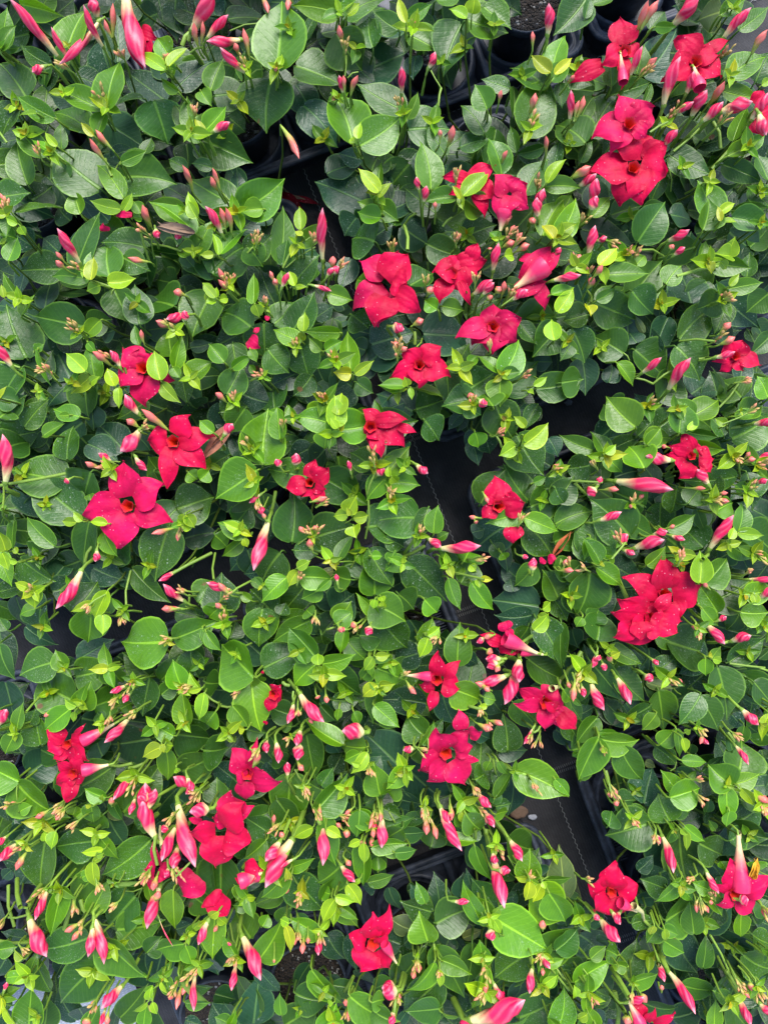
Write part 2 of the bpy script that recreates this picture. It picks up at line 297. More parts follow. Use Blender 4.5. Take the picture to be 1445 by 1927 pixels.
# ------------------------------------------------------------------ the traced positions (units of 2.768 photo px)
DATA = """@ 0 0
g 15 3 42 11 8  47 32 58 8 24  0 33 5 6 12  1 34 11 18 9  2 33 14 32 5  73 74 82 42 23  68 74 39 60 16  115 38 107 26 13  117 53 119 42 6  121 62 110 53 5  37 80 13 66 12  67 91 74 75 11  31 106 12 86 14  36 104 22 95 6  42 101 41 84 8  84 134 66 112 14  83 110 99 103 7  55 145 50 130 13  96 145 91 137 8  126 144 102 137 14  136 96 123 90 7  136 95 144 75 12  137 62 144 72 10
y 112 47 93 36 9  115 45 128 32 9  25 77 13 78 4  64 92 55 83 5  39 99 31 90 5  82 142 61 136 9  84 143 90 131 6  134 146 128 130 7  139 90 132 80 5
m 35 44 15 31 11  18 66 0 43 22  97 67 78 73 8  105 69 114 97 28  129 90 118 70 13  14 72 2 94 20  62 90 37 77 19  19 125 12 96 17  68 128 37 102 34  82 121 119 125 28  98 104 103 94 9  0 134 20 131 18  11 144 41 140 10  47 121 40 109 10  127 115 115 108 9  144 114 131 111 8
d 55 55 66 26 22  30 45 28 70 20  128 77 134 55 14  22 136 36 126 20  98 140 110 128 16  127 98 128 115 16  100 92 118 98 14
k 58 74 35 65 18  80 42 78 8 16  112 68 84 47 20  120 60 144 42 16  73 84 98 100 22  76 107 92 102 10  68 146 58 130 16  128 135 111 125 14  136 97 146 112 14
R 41 40 6 -2 8  49 43 35 18 5  68 14 40 44 7  71 33 57 3 6  67 13 62 -2 9  31 45 22 49 7  85 -8 99 46 15  130 22 145 -9 12
P 77 26 77 2 4  77 27 71 13 3  135 32 132 15 4  137 30 138 14 3  76 101 65 88 4  72 110 61 94 4  8 144 0 131 4  131 130 124 112 4
C 48 48 38 42 6  72 73 63 56 9  28 107 25 99 6  132 80 132 72 5  113 45 113 38 4  85 41 83 37 5
T 77 26 78 40 1  72 108 76 120 2  76 120 86 105 1  35 122 36 108 2  130 22 124 31 4  0 90 5 97 2
@ 350 0
y 110 10 118 2 7  13 91 6 79 6  117 94 119 83 6  115 97 113 93 6  131 130 117 114 10  131 134 140 124 5
g 62 47 65 2 34  17 61 25 41 13  16 62 9 58 3  16 62 13 74 11  4 90 1 66 12  14 88 27 73 12  11 97 -2 90 8  37 143 66 122 24  35 145 15 144 8  104 9 73 4 14  113 97 99 64 27  118 99 145 80 23  131 135 133 110 10  131 136 128 125 8  133 145 117 137 11
m 58 54 55 89 35  20 65 44 65 22  12 95 44 110 25  4 112 17 113 8  34 140 3 122 22  81 27 91 7 10  109 12 134 0 14  108 10 97 0 10  127 32 125 12 18  144 20 128 8 14  103 23 119 47 27  75 45 104 57 29  148 75 117 57 20  42 27 49 20 8
k -7 60 18 42 15  36 143 35 115 12  26 0 19 13 6  116 50 148 36 30  75 58 87 82 20  80 72 102 99 22  120 108 104 104 12  123 138 89 124 26  96 118 118 112 18  101 34 93 26 12
d 13 62 0 70 22  27 78 41 90 20  12 12 44 15 10  122 108 131 98 9  126 118 133 104 22  133 144 145 125 16  80 33 95 22 14
R 14 27 29 10 7  38 27 14 28 8  41 50 23 32 7  18 90 30 83 7  107 64 104 51 5
P 43 38 39 19 4  36 37 33 29 4  7 33 6 16 5  11 30 11 14 3  107 30 104 17 4  108 62 107 51 3  112 65 117 51 4  65 86 77 108 5  22 130 17 120 4  23 128 18 114 3  51 -4 56 9 4  69 -4 69 7 4  62 51 61 45 3
C 42 47 35 35 10  108 38 108 25 4  8 79 6 72 6
T 13 32 3 36 2  61 53 43 38 1  44 51 53 47 1  49 16 30 21 1  34 141 24 130 1  109 38 108 52 1  110 53 117 49 1  116 99 120 108 2
@ 700 0
y 23 15 18 -2 6  64 12 52 6 8  68 9 70 -3 11  62 133 80 116 12  60 135 54 126 4  60 134 62 143 5  121 49 108 37 9  124 50 136 39 6  119 124 132 108 8
g 24 14 40 3 9  24 80 31 63 7  78 74 70 58 15  88 118 79 94 17  40 128 33 97 18  56 134 36 137 11  122 52 131 25 15  122 55 134 43 12  118 127 141 128 11  127 145 135 133 12
m 2 34 1 12 12  25 24 45 35 21  44 0 60 -2 14  61 17 49 50 26  64 14 91 22 26  76 5 94 19 18  25 88 53 88 25  50 105 38 84 12  52 100 66 90 12  76 90 61 72 16  60 100 80 95 14  47 138 75 135 18  93 60 75 54 11  118 60 95 46 26  105 92 120 53 26  145 0 124 23 22  128 57 129 73 9  143 106 124 88 22  116 100 98 104 6  98 103 94 86 7  104 132 119 109 18  122 118 127 95 10  84 118 98 119 8  96 60 95 80 8
k 7 144 31 133 22  120 36 128 28 6  30 38 28 54 12
d 22 36 14 20 14  32 16 50 12 14  84 0 102 10 18  48 40 54 61 16  90 100 71 75 17  60 115 71 103 14  18 115 32 112 14  85 108 104 100 10
R 119 25 120 2 8  38 47 43 35 6  20 65 20 45 6  134 83 135 61 6  110 143 117 128 8  32 130 30 120 5  35 138 37 126 6
P 109 32 109 21 3  51 100 55 85 5  46 95 46 88 3  107 77 111 63 5  88 111 92 102 3  118 105 118 92 3  139 80 144 65 4  43 143 43 137 3  136 120 144 114 4  86 70 88 61 3
C 21 78 18 62 8  107 88 111 73 7  112 130 113 118 4  57 125 57 115 5  28 20 29 14 4
T 119 25 116 34 2  40 48 47 60 1  47 60 45 72 2  22 80 20 90 2  20 90 14 104 2  104 98 107 88 1
@ 1045 0
m 20 12 24 -2 7  26 3 40 -2 8  12 47 26 41 7  8 50 26 58 16  37 65 64 56 13  60 70 65 57 6  24 92 42 63 22  18 78 26 66 12  20 97 0 85 24  17 110 25 96 8  55 50 60 31 12  64 20 74 8 12  125 20 144 5 12  136 55 146 36 16  78 106 105 118 20  114 112 140 124 12  144 122 136 105 16  73 118 64 139 12  132 128 146 142 14  120 143 144 141 8  38 146 58 140 14  60 146 74 138 10
g 38 58 38 37 9  68 18 82 18 5  112 10 128 0 10  118 52 142 39 18  116 55 122 38 9  114 62 138 66 12  121 95 130 73 8  117 106 138 98 11  130 100 142 92 8  108 147 97 123 20  2 147 11 133 12  25 147 37 134 9
y 111 145 122 138 6  140 58 146 54 5
k 60 52 82 20 26  108 115 126 124 14
d 76 124 92 145 22
o 112 8 96 14 20
R 79 18 98 -4 11  113 27 133 5 8  50 53 59 31 6  73 73 85 38 10  88 65 94 48 7  80 77 94 69 6  92 80 103 61 9  99 83 114 69 8  111 77 134 69 11  132 83 146 62 9  15 127 28 118 7  24 140 28 121 9  72 100 83 88 7  138 77 143 92 9
P 55 25 63 0 5  58 20 70 0 6  133 37 144 20 5  60 48 69 39 4  103 72 115 55 5  14 80 22 60 4  13 80 16 68 3  12 121 24 113 6  9 56 13 51 3
C 57 53 69 42 9  75 85 90 62 6  110 86 122 74 8  112 40 124 30 6
T 64 90 76 83 2  80 103 100 85 2  106 115 126 95 3  77 115 78 130 1  107 83 112 101 3  73 73 68 85 3  132 83 126 91 3
F 53 114 : 55 106 52 86 24 / 60 112 76 117 22 / 58 118 59 138 18 / 50 120 45 138 19 / 48 114 23 116 20 / 62 104 77 96 14
F 50 84 : 50 80 44 63 17 / 54 80 68 72 18 / 56 86 62 92 12 / 46 86 26 91 20 / 48 90 38 103 12
F 95 42 : 98 34 83 24 15 / 104 33 119 25 8 / 98 46 114 50 18 / 94 50 98 64 11 / 92 42 74 52 16 / 96 38 112 36 14
F 47 35 : 44 28 44 10 15 / 48 24 56 16 9 / 50 30 54 40 13 / 44 34 32 43 13 / 46 42 46 58 9 / 32 44 10 53 11
@ 700 0
F 68 124 : 64 120 48 119 8 / 66 122 84 111 12 / 70 126 83 136 15 / 72 130 77 146 10 / 62 128 53 131 7
F 92 130 : 92 132 84 118 15 / 94 130 101 121 13 / 96 130 106 125 11 / 96 134 106 140 12 / 92 134 88 147 16
@ 0 382
m 15 13 41 2 23  0 21 11 24 24  2 44 0 50 3  35 50 35 50 1  43 45 15 46 20  52 45 68 7 20  98 30 70 27 19  75 50 74 28 24  78 59 88 81 20  95 82 92 56 18  84 37 102 46 16  76 83 62 93 1  18 105 5 70 30  15 112 2 136 24  8 60 20 65 1  118 70 102 67 28  144 62 131 91 28  117 104 115 87 18  60 83 76 79 16  125 38 144 48 12  123 107 128 137 16  58 84 24 77 25  58 122 60 145 22  145 50 125 24 14  2 144 18 131 16  20 145 33 132 14
d 110 36 124 43 26  122 35 98 30 5  32 65 28 56 12  30 92 20 80 14  60 62 36 61 8  85 95 68 92 12  70 140 90 134 16  100 135 126 145 26  144 118 130 128 22  120 55 106 52 18  112 90 112 95 12  48 12 40 2 14
k 20 37 12 66 14  40 33 30 24 14  12 22 24 30 16  48 118 30 89 26  48 122 33 138 14  67 123 62 144 22  115 120 138 138 22  74 12 56 -2 12  130 98 144 95 8  0 70 14 74 10  78 86 68 88 14
g 6 39 12 24 11  22 90 24 50 1  14 65 3 48 9  15 76 23 63 8  60 52 36 50 12  57 84 72 80 1  65 120 62 95 12  54 145 37 140 12  130 119 144 108 15  132 35 144 12 13  132 20 104 0 12  91 10 97 11 9  97 5 88 1 10  82 8 64 0 9  132 33 120 32 12  100 104 113 100 2  119 112 124 91 8  68 80 57 92 10  24 100 30 96 6  60 95 65 102 6  95 96 92 83 7  90 96 70 93 7  26 128 32 134 5  118 112 123 119 7  26 100 34 124 7
y 62 52 64 36 9  68 56 59 60 8  74 54 93 51 11  12 14 4 10 6  14 16 18 22 6  58 114 45 102 12  62 118 48 130 10  62 122 68 118 6  78 124 73 112 8  81 126 81 140 7  109 120 105 100 13  110 123 123 136 9  134 10 128 -2 8  144 60 138 54 6  144 62 140 68 5  3 64 1 55 4  145 35 136 35 5  0 133 5 124 4  110 123 104 122 3
R 55 42 39 17 8  128 76 113 79 8  9 112 -3 95 8  95 144 85 130 8  122 18 120 25 6  82 112 75 100 6  106 18 108 24 6
P 103 16 97 1 5  45 45 38 39 4  44 40 38 33 3  75 110 63 101 5  126 63 118 60 5  118 85 106 80 5  101 40 87 37 4  98 95 96 86 3
C 58 46 46 42 9  54 88 46 82 8  54 86 45 77 5  36 118 30 108 5  32 114 26 113 4  76 106 68 97 6  120 87 107 78 6  104 24 92 15 8  5 8 2 -2 7
T 58 46 57 50 2  96 20 102 40 2  103 20 105 38 1  85 112 90 130 2  80 122 96 137 1  60 52 78 58 2  78 58 76 63 1  0 108 14 112 2  36 114 40 122 1  104 28 124 33 2
F 97 112 : 94 108 84 98 16 / 100 108 103 102 12 / 92 114 81 124 16 / 100 120 98 138 19 / 106 118 118 120 10 / 92 106 95 99 10
F 75 14 : 71 22 70 14 6 / 90 8 78 8 4
@ 350 382
m 20 36 0 24 15  16 48 0 40 12  18 48 40 30 30  42 35 58 22 18  42 30 52 43 16  64 40 66 3 16  95 50 96 70 1  44 84 26 75 24  20 66 4 92 27  60 82 76 68 19  66 42 69 25 14  72 56 90 36 19  72 88 87 61 22  53 82 54 106 24  78 97 84 119 21  113 76 124 85 18  128 26 113 24 28  20 100 45 144 1  35 95 36 120 1  32 96 38 118 16  4 120 20 103 16  38 125 44 113 2  28 130 38 110 18  95 82 104 95 16  116 122 127 129 12  85 118 73 131 14  96 90 100 78 10  56 100 70 115 20  130 2 144 12 14  -2 34 6 44 10  24 142 41 138 20  70 10 60 28 1
d 28 78 46 90 15  85 55 98 72 14  62 60 48 42 20  47 48 66 62 16  100 112 86 116 16  20 120 3 125 20  52 125 66 135 12  12 92 20 99 14  48 60 56 46 8  92 112 98 100 14  70 108 78 116 12  58 128 54 120 8
k 78 36 70 42 14  78 36 88 32 18  35 128 58 136 22  75 116 58 124 16  98 142 98 118 32  116 120 124 92 18  124 110 148 88 28  116 10 108 22 18  128 10 120 20 22  136 145 134 128 16  2 135 8 140 22  110 86 128 90 14  112 38 105 58 14  48 14 56 6 14  55 20 60 12 10  88 78 100 70 12  100 82 114 78 8  0 140 10 128 16  108 72 100 62 10  122 100 112 95 14  94 40 94 50 8
g 12 30 6 12 9  24 34 41 18 11  74 28 55 18 10  76 28 95 13 10  46 68 46 48 9  78 94 60 86 12  104 88 81 87 9  112 114 110 88 13  26 108 16 96 12  32 112 45 104 7  124 144 114 142 8  50 52 46 50 1  97 61 113 66 12  124 55 116 52 14  84 146 98 138 16  104 146 118 142 8  95 100 106 94 9  92 100 84 92 8  73 146 69 137 6  66 146 56 141 7  134 144 128 134 5  144 128 131 124 7  68 56 65 46 7  20 16 34 6 8  52 4 38 6 12  47 115 43 110 5  44 100 48 108 6  132 10 117 6 12  5 9 1 -2 8  62 44 84 40 2
y 78 18 77 2 8  79 22 74 19 4  22 35 18 20 5  20 36 9 34 5  20 64 11 54 6  20 66 13 68 6  23 66 29 65 6  21 64 21 57 4  47 69 50 78 8  46 68 40 66 3  80 87 81 74 8  80 88 79 94 6  112 116 100 115 9  115 116 128 107 7  104 144 106 129 12  30 110 31 104 3  74 58 83 57 4  74 56 70 46 6  94 100 94 94 3
R 25 22 13 2 7  93 40 93 3 8  65 58 70 47 5  86 56 99 60 4  144 86 142 81 6  100 48 104 43 6  96 50 100 44 5  0 80 -1 73 6
P 27 18 23 3 4  31 20 27 3 4  62 58 60 51 4  100 45 100 36 5  60 54 57 46 3  30 62 22 52 4  30 56 22 44 4  27 135 20 129 4  55 72 53 63 3
C 47 30 45 17 5  48 28 50 19 3  30 56 31 45 5  30 60 22 44 5  104 45 109 38 5  54 70 53 64 3  95 134 92 128 8  102 108 100 104 6  75 98 74 95 4  140 38 140 20 6  144 100 143 92 6  33 135 31 129 4  86 28 87 22 4  53 118 50 116 4
T 76 28 66 44 2  88 30 68 44 1  48 29 42 34 2  31 56 28 62 1  94 40 94 44 3  28 112 26 122 1  92 55 100 46 2  54 70 58 76 1  53 117 44 121 2  94 134 94 140 2
F 140 54 : 134 46 118 38 17 / 132 58 113 71 19 / 134 64 130 83 22 / 140 50 145 32 18
F 46 94 : 41 92 50 98 9 / 54 79 57 77 3 / 47 85 50 84 3
@ 700 382
g 64 -2 76 7 17  32 60 43 72 1  44 72 36 66 10  48 70 62 73 11  86 25 80 20 7  116 22 130 -2 16  122 62 137 57 8  128 26 130 30 1  88 115 72 104 9  88 117 99 94 17  88 117 101 115 8  87 120 87 138 16  60 112 51 112 7  66 110 72 104 7  22 124 5 124 8  30 126 48 132 7  124 14 116 14 1  118 84 122 70 1  64 137 74 144 12
y 123 24 115 15 9  126 23 139 14 9  124 93 122 79 11  24 124 22 118 6  26 126 27 134 4  126 74 137 57 10  90 36 96 35 8  44 74 44 70 3  110 124 119 118 5  106 128 110 130 4
m 62 24 84 15 18  38 28 62 36 18  26 56 41 48 18  10 5 26 0 16  122 30 104 20 20  124 30 143 35 15  92 55 102 54 10  85 66 66 76 16  98 80 126 80 26  128 85 110 104 22  124 78 144 75 16  100 82 112 96 12  146 76 130 80 16  136 86 144 108 20  62 128 82 116 24  90 128 112 108 20  112 126 142 120 19  56 115 66 96 14  136 95 128 107 10  50 110 52 136 16  30 140 48 134 22
k 35 89 65 90 30  64 96 58 98 10  0 96 28 88 26  26 120 2 110 26  20 16 38 28 24  28 142 4 130 24  58 134 48 140 18  78 112 90 106 20  110 108 122 108 12  85 72 100 68 10  135 45 144 70 18  94 144 100 132 12  90 145 100 142 14  0 24 14 14 14  124 146 130 140 1
d 20 62 40 60 12  16 76 34 72 12  95 20 105 2 16  50 20 40 26 20  90 45 94 52 10  100 130 110 144 12  74 48 88 50 12  12 48 -5 20 20  120 48 134 36 12  80 8 70 14 10  100 100 108 92 10
R 82 47 86 27 7  68 63 82 52 7  75 63 83 54 6  94 66 106 59 8  122 53 142 49 7  113 10 112 -4 8  14 84 22 86 8  73 134 78 138 7  124 36 128 30 5
P 89 30 97 26 5  98 33 107 28 5  108 14 110 10 5  84 61 88 57 5  88 63 90 53 4  78 66 82 63 4  28 83 35 79 5  38 62 41 57 5  138 42 140 36 4  16 96 16 94 4  18 102 24 98 4  68 133 66 129 5  80 32 80 30 3  93 22 97 15 3  98 26 102 20 3  88 18 93 5 8
C 90 26 97 16 7  96 30 102 21 5  13 36 13 20 6  17 105 17 96 5  57 28 57 21 3  36 56 36 52 3  100 120 108 114 3  92 66 97 56 5  70 56 71 48 4  68 137 68 134 3  80 100 79 96 3
T 22 15 24 32 3  22 15 30 7 2  30 98 34 92 1  88 118 86 122 1  29 88 29 96 3  68 70 64 60 1  48 16 54 10 2  22 97 28 93 1  110 118 115 123 1  88 70 96 64 1
F 11 58 : 8 48 25 34 21 / 16 50 24 57 16 / 18 64 33 73 15 / 8 66 2 82 20
F 54 48 : 58 46 42 46 16 / 60 38 78 39 13 / 62 42 64 60 18 / 48 54 46 67 12 / 66 38 72 27 9 / 62 56 67 69 6 / 54 42 60 35 10
F 82 84 : 82 82 83 68 16 / 78 82 57 91 14 / 86 82 102 78 14 / 78 86 68 96 14 / 86 88 82 102 16 / 92 84 98 93 14
F 32 110 : 32 106 21 100 12 / 36 106 47 97 15 / 30 112 12 119 13 / 38 112 53 117 15 / 32 114 32 124 14
F 110 50 : 100 56 122 28 14 / 98 60 120 52 12 / 114 58 118 72 10 / 118 46 129 31 8 / 102 36 108 40 8
@ 1045 382
g 0 24 13 -2 15  44 25 30 44 1  26 15 36 -3 11  35 49 62 48 14  92 60 111 100 1  100 18 104 -2 18  98 40 102 26 8  104 40 132 44 13  118 58 140 54 11  28 66 40 58 8  5 76 12 56 9  52 44 48 35 1  55 42 61 36 8  22 82 6 76 15  54 108 42 122 1  42 109 52 124 11  94 144 80 134 9  75 55 85 43 14  92 145 110 134 16  125 142 140 138 14  144 132 137 118 14  80 48 76 42 1  122 145 140 145 8  72 18 80 17 1
y 2 22 14 13 9  30 42 42 30 10  30 44 34 56 7  22 70 24 77 9  0 80 2 94 6  116 36 122 23 11  118 36 108 34 12  112 8 122 -1 7  114 12 123 13 4  112 12 110 2 4  118 56 125 48 5  84 146 88 137 5  112 40 116 45 6  32 44 40 43 3  32 40 32 36 3
m 2 26 18 36 15  56 26 74 0 22  50 68 72 40 24  27 68 55 80 24  46 102 26 91 22  84 92 108 70 22  112 65 96 72 18  116 68 108 88 14  24 80 12 107 24  24 28 22 44 18  144 62 130 74 17  112 6 118 4 1  82 98 97 120 26  146 90 132 103 12  54 100 74 118 26  44 143 33 137 20  70 134 84 117 24  82 142 94 114 1  4 122 18 120 19  52 60 66 75 20  84 50 85 68 1  138 10 144 8 1  120 10 146 15 16  122 145 112 142 10  130 50 132 34 10  126 132 112 121 22  114 126 106 112 6  92 100 96 118 1  36 12 58 6 12
k 18 18 54 32 24  28 22 48 32 16  76 78 68 105 18  92 68 85 48 26  104 20 92 42 28  118 20 138 34 24  92 130 104 120 22  20 80 8 44 22  78 8 92 12 16  18 106 20 130 18  84 98 96 94 12  36 122 38 110 12  62 144 54 130 16  110 92 120 84 14  88 40 92 20 18  108 58 138 84 24  76 60 70 80 14  72 100 62 82 6  55 95 50 88 14
d 90 46 112 60 10  60 75 66 90 8  78 28 82 16 8  36 88 54 80 14  136 80 144 95 14  88 72 82 60 8  42 52 34 58 12  8 108 10 94 12  128 140 134 112 14  128 30 134 48 8  10 56 0 66 10  135 95 130 85 12
o 92 50 105 60 4  60 88 54 76 4
R 22 36 27 15 8  1 53 17 49 7  24 5 28 -5 8  28 26 35 23 5  76 26 91 18 7  80 36 88 30 5  58 116 72 105 6  76 128 92 105 9  108 105 122 101 6  0 38 4 30 3
P 22 58 26 50 5  15 38 17 35 4  26 50 32 42 4  112 96 122 91 5  112 88 119 81 5  78 32 80 28 4
C 46 36 53 31 5  52 38 59 32 5  22 50 23 45 3  112 66 116 61 5  14 43 11 37 4  114 66 120 64 4  36 26 41 28 3  106 95 118 87 6  124 122 131 121 4  62 138 67 134 5  130 143 138 139 5  16 16 22 8 5
T 55 32 73 36 2  110 43 82 50 3  84 94 108 94 2  76 128 66 144 2  54 119 66 123 2  66 123 80 113 2  111 139 124 123 2  22 60 24 68 2  58 116 54 119 2  97 106 108 106 2  22 36 21 42 3  59 144 62 138 1  46 102 50 107 1  114 66 112 60 1
F 122 104 : 120 104 118 93 12 / 124 102 127 93 12 / 126 104 140 110 11 / 122 108 128 114 10 / 118 110 112 114 8 / 120 107 108 107 5
@ 0 764
m 0 -5 14 -2 16  2 30 20 25 26  0 8 8 4 20  17 14 33 -4 14  46 36 50 14 20  43 38 52 36 1  46 50 8 43 28  55 75 23 47 28  61 78 57 110 20  60 47 60 62 1  37 95 19 76 13  15 104 37 119 20  -4 104 16 128 2  62 45 58 60 28  121 70 145 62 26  115 82 106 118 26  80 84 76 111 30  110 80 124 66 22  91 111 115 133 16  97 86 98 84 2  30 100 38 118 2  0 126 20 120 12  105 45 108 52 10  136 134 150 120 20  120 140 136 144 12  72 95 78 78 1  50 140 66 120 26  130 0 100 12 8  75 130 72 142 14  10 78 9 98 9  134 36 142 40 12
d 34 28 20 14 16  60 5 55 28 20  10 74 14 90 14  8 95 16 80 10  22 85 22 94 14  14 104 10 98 8  48 42 52 40 4  82 36 96 52 12  60 44 56 52 4
k 13 54 34 77 24  84 30 66 12 22  62 -2 64 16 20  60 26 80 38 18  32 100 46 94 22  38 116 48 104 18  36 126 52 120 20  56 110 70 130 22  82 112 94 124 12  126 90 148 86 17  98 128 90 88 6  24 144 26 122 16  93 20 102 30 14  80 35 100 45 14  86 118 96 122 12  2 60 6 50 2  82 4 74 -8 16  100 6 126 4 28  64 110 84 118 18
g 36 7 52 0 10  30 20 44 12 9  -2 98 8 122 12  54 80 60 78 3  71 86 80 102 10  62 64 61 60 6  128 45 134 50 10  136 50 142 44 10  145 18 136 10 8  2 60 -2 66 6  0 70 5 68 4  47 6 40 6 5  75 90 79 102 7  80 -4 81 2 5  6 90 3 98 3
y 52 79 42 78 6  73 80 61 79 6  73 125 44 118 10  73 126 64 146 11  64 134 48 140 6  22 122 24 138 11  20 124 10 120 6  4 98 -2 84 12  2 100 6 112 8  124 80 132 82 9  124 78 125 73 6  56 78 50 72 5  12 106 6 104 4  42 90 43 88 3  12 100 10 96 4
R 4 53 2 19 11  96 16 82 31 12  95 6 87 -4 8  56 111 38 138 10  92 34 100 44 6  66 98 65 106 6  47 50 44 52 5  126 133 111 121 7  120 112 108 119 5  124 138 110 138 5  76 38 67 32 5
P 94 14 86 9 5  118 83 103 87 4  68 42 58 38 4  98 14 101 16 3  122 84 121 92 3  128 126 120 124 3  114 16 96 2 5
C 76 43 66 38 6  96 16 100 14 5  124 80 122 90 3  24 126 20 124 3  62 134 60 136 3  126 128 120 124 4
T 1 54 55 44 3  56 45 45 43 2  3 55 2 70 2  2 70 7 79 2  58 106 64 94 3  89 112 86 138 2  86 138 78 143 2  90 30 91 40 1  68 96 67 90 1  72 128 60 136 1  110 118 144 100 3  130 138 129 128 2  126 136 132 138 1  76 38 82 38 1
F 87 68 : 88 58 83 37 21 / 94 62 110 53 20 / 94 72 116 79 16 / 82 74 80 97 21 / 80 66 55 75 20
F 118 24 : 122 18 128 6 16 / 112 22 100 24 17 / 124 24 146 20 14 / 124 28 138 42 16 / 117 30 113 56 12
@ 350 764
g 52 39 56 3 28  48 44 21 62 28  98 12 74 8 16  104 16 127 12 22  95 18 94 29 14  64 22 62 1 12  72 12 70 0 8  41 88 22 79 12  38 92 25 102 9  68 117 52 133 14  78 116 100 118 15  110 106 103 98 1  103 104 114 88 9  137 48 123 64 15  130 46 148 35 14  92 125 79 131 12  102 146 112 133 14  124 64 122 62 1  135 142 146 134 14  130 142 116 128 9  44 62 43 62 1  16 16 9 11 7  52 122 43 119 7  44 132 37 126 6  98 118 88 126 6  8 52 0 44 10
y 102 14 101 -8 14  103 15 98 8 6  103 15 108 12 6  94 18 106 16 5  110 72 116 61 11  110 74 100 75 8  114 76 124 74 8  112 74 109 69 4  114 82 116 90 11  76 110 85 105 7  76 112 70 123 8  100 106 95 99 5  102 108 100 104 5  138 48 138 40 4  140 48 144 52 7  0 74 6 83 8  40 90 42 96 5  130 136 128 132 5  134 136 134 132 5  0 98 1 86 3
m 98 16 93 36 26  -4 70 24 55 24  27 58 20 35 2  72 92 73 60 25  84 84 84 82 1  86 90 115 82 26  92 48 120 66 24  60 58 56 42 1  82 48 56 43 19  64 100 52 120 26  74 98 92 98 12  108 108 134 102 18  128 128 124 104 22  124 82 146 76 26  126 42 112 32 18  40 2 30 18 18  22 142 24 114 24  81 122 64 142 18  66 145 84 140 14  126 16 112 20 1  34 80 44 68 18  28 34 16 42 12  44 62 28 72 14  60 142 44 125 24  137 110 150 98 12  112 118 100 114 16  20 88 28 96 14  4 40 8 50 9  70 92 70 94 1  136 90 148 96 14
k 0 80 20 97 18  42 98 30 112 14  60 72 56 92 12  105 134 86 118 20  100 140 114 128 24  42 98 50 116 18  86 28 70 38 16  94 30 84 40 16  108 120 116 112 8  38 35 30 18 10  50 65 66 78 14  124 30 144 28 14  136 44 126 68 14  136 124 148 118 18  30 -4 56 0 8  118 56 122 50 6  10 34 22 24 10  60 110 40 114 16  60 30 66 22 10  148 -2 130 4 12
d 28 60 42 72 10  16 8 22 18 10  72 66 84 60 12  10 90 5 110 4  112 50 120 44 8  106 128 112 136 12  96 116 106 120 10  126 142 120 136 12
o 100 112 88 116 6
R 56 78 46 112 11  64 41 61 36 6  74 40 75 32 8  51 60 43 66 5  50 66 52 74 6  31 126 14 120 7  112 45 110 37 4  129 45 128 38 5  130 47 135 42 7  103 120 102 114 4  26 20 32 12 8
P 86 65 96 62 4  80 86 77 82 4  86 98 84 90 5  84 84 90 82 3  26 138 20 134 4  30 128 22 120 4  54 77 52 73 3
C 46 30 37 22 6  86 88 80 82 6  24 132 30 126 5  26 148 25 138 6  48 64 50 70 4  88 88 90 82 3  66 16 66 10 5  76 120 79 113 3  126 34 126 30 3  90 68 96 64 4  140 64 139 56 4  128 40 126 32 3
T 49 36 44 28 2  57 76 61 58 3  56 62 50 72 1  75 95 82 90 1  84 90 84 97 1  122 90 124 64 2  28 130 44 119 2  104 106 114 106 1  108 80 114 76 1  118 100 112 110 1  123 60 129 44 2  20 100 19 118 2  66 30 66 18 1  40 40 60 40 1  96 104 88 102 1
F 84 52 : 80 54 67 55 12 / 82 46 88 36 8 / 88 50 97 42 13 / 90 54 94 56 10 / 80 56 78 62 12 / 88 58 95 68 9
F 135 14 : 130 10 120 2 10 / 130 16 124 26 16 / 136 10 147 8 12 / 140 16 144 20 10 / 135 24 133 30 10
T 133 38 136 24 5
@ 700 764
m 32 76 0 79 28  30 78 33 77 1  0 12 30 10 22  36 10 45 23 19  44 18 42 22 1  70 -4 48 0 20  84 -2 96 22 24  119 46 108 46 1  99 20 116 46 26  90 50 91 39 1  106 64 90 40 22  74 66 90 44 20  108 68 128 58 22  118 56 136 52 16  106 81 122 102 26  102 92 122 96 1  124 92 148 76 20  148 40 131 42 18  150 30 128 20 12  24 106 50 132 24  10 126 28 116 20  -2 98 14 122 18  60 120 68 102 20  95 124 76 134 2  126 130 116 112 18  110 108 97 122 14  124 112 136 108 16  136 122 144 142 20  122 130 132 146 14  82 94 88 104 10  4 118 2 98 20  18 128 28 138 18  38 70 28 90 12  112 0 104 16 10  92 84 96 84 1  146 100 138 80 14
g 70 18 72 28 12  42 86 45 68 12  52 110 62 100 18  46 102 60 110 12  22 104 9 112 12  12 106 16 98 8  52 118 60 138 10  68 120 82 138 12  62 106 66 98 20  104 76 126 85 12  102 74 78 80 13  10 46 25 28 14  12 52 32 54 14  6 48 2 64 12  45 90 52 86 6  36 132 44 140 14  20 96 16 100 1  0 102 7 102 6  82 0 76 -8 18  126 44 128 36 5  88 100 91 104 7  0 134 22 146 24  50 98 46 100 8  148 90 144 104 8  110 52 118 48 6
y 97 27 86 34 10  103 26 120 11 13  104 14 96 7 6  103 20 106 24 5  11 46 12 40 4  14 46 15 53 7  22 104 20 110 4  70 112 66 108 6  72 118 73 124 5  64 116 62 108 7  2 132 1 138 5  6 130 8 134 5  116 138 121 133 7  120 146 112 142 8  74 117 82 118 4  100 16 98 8 3
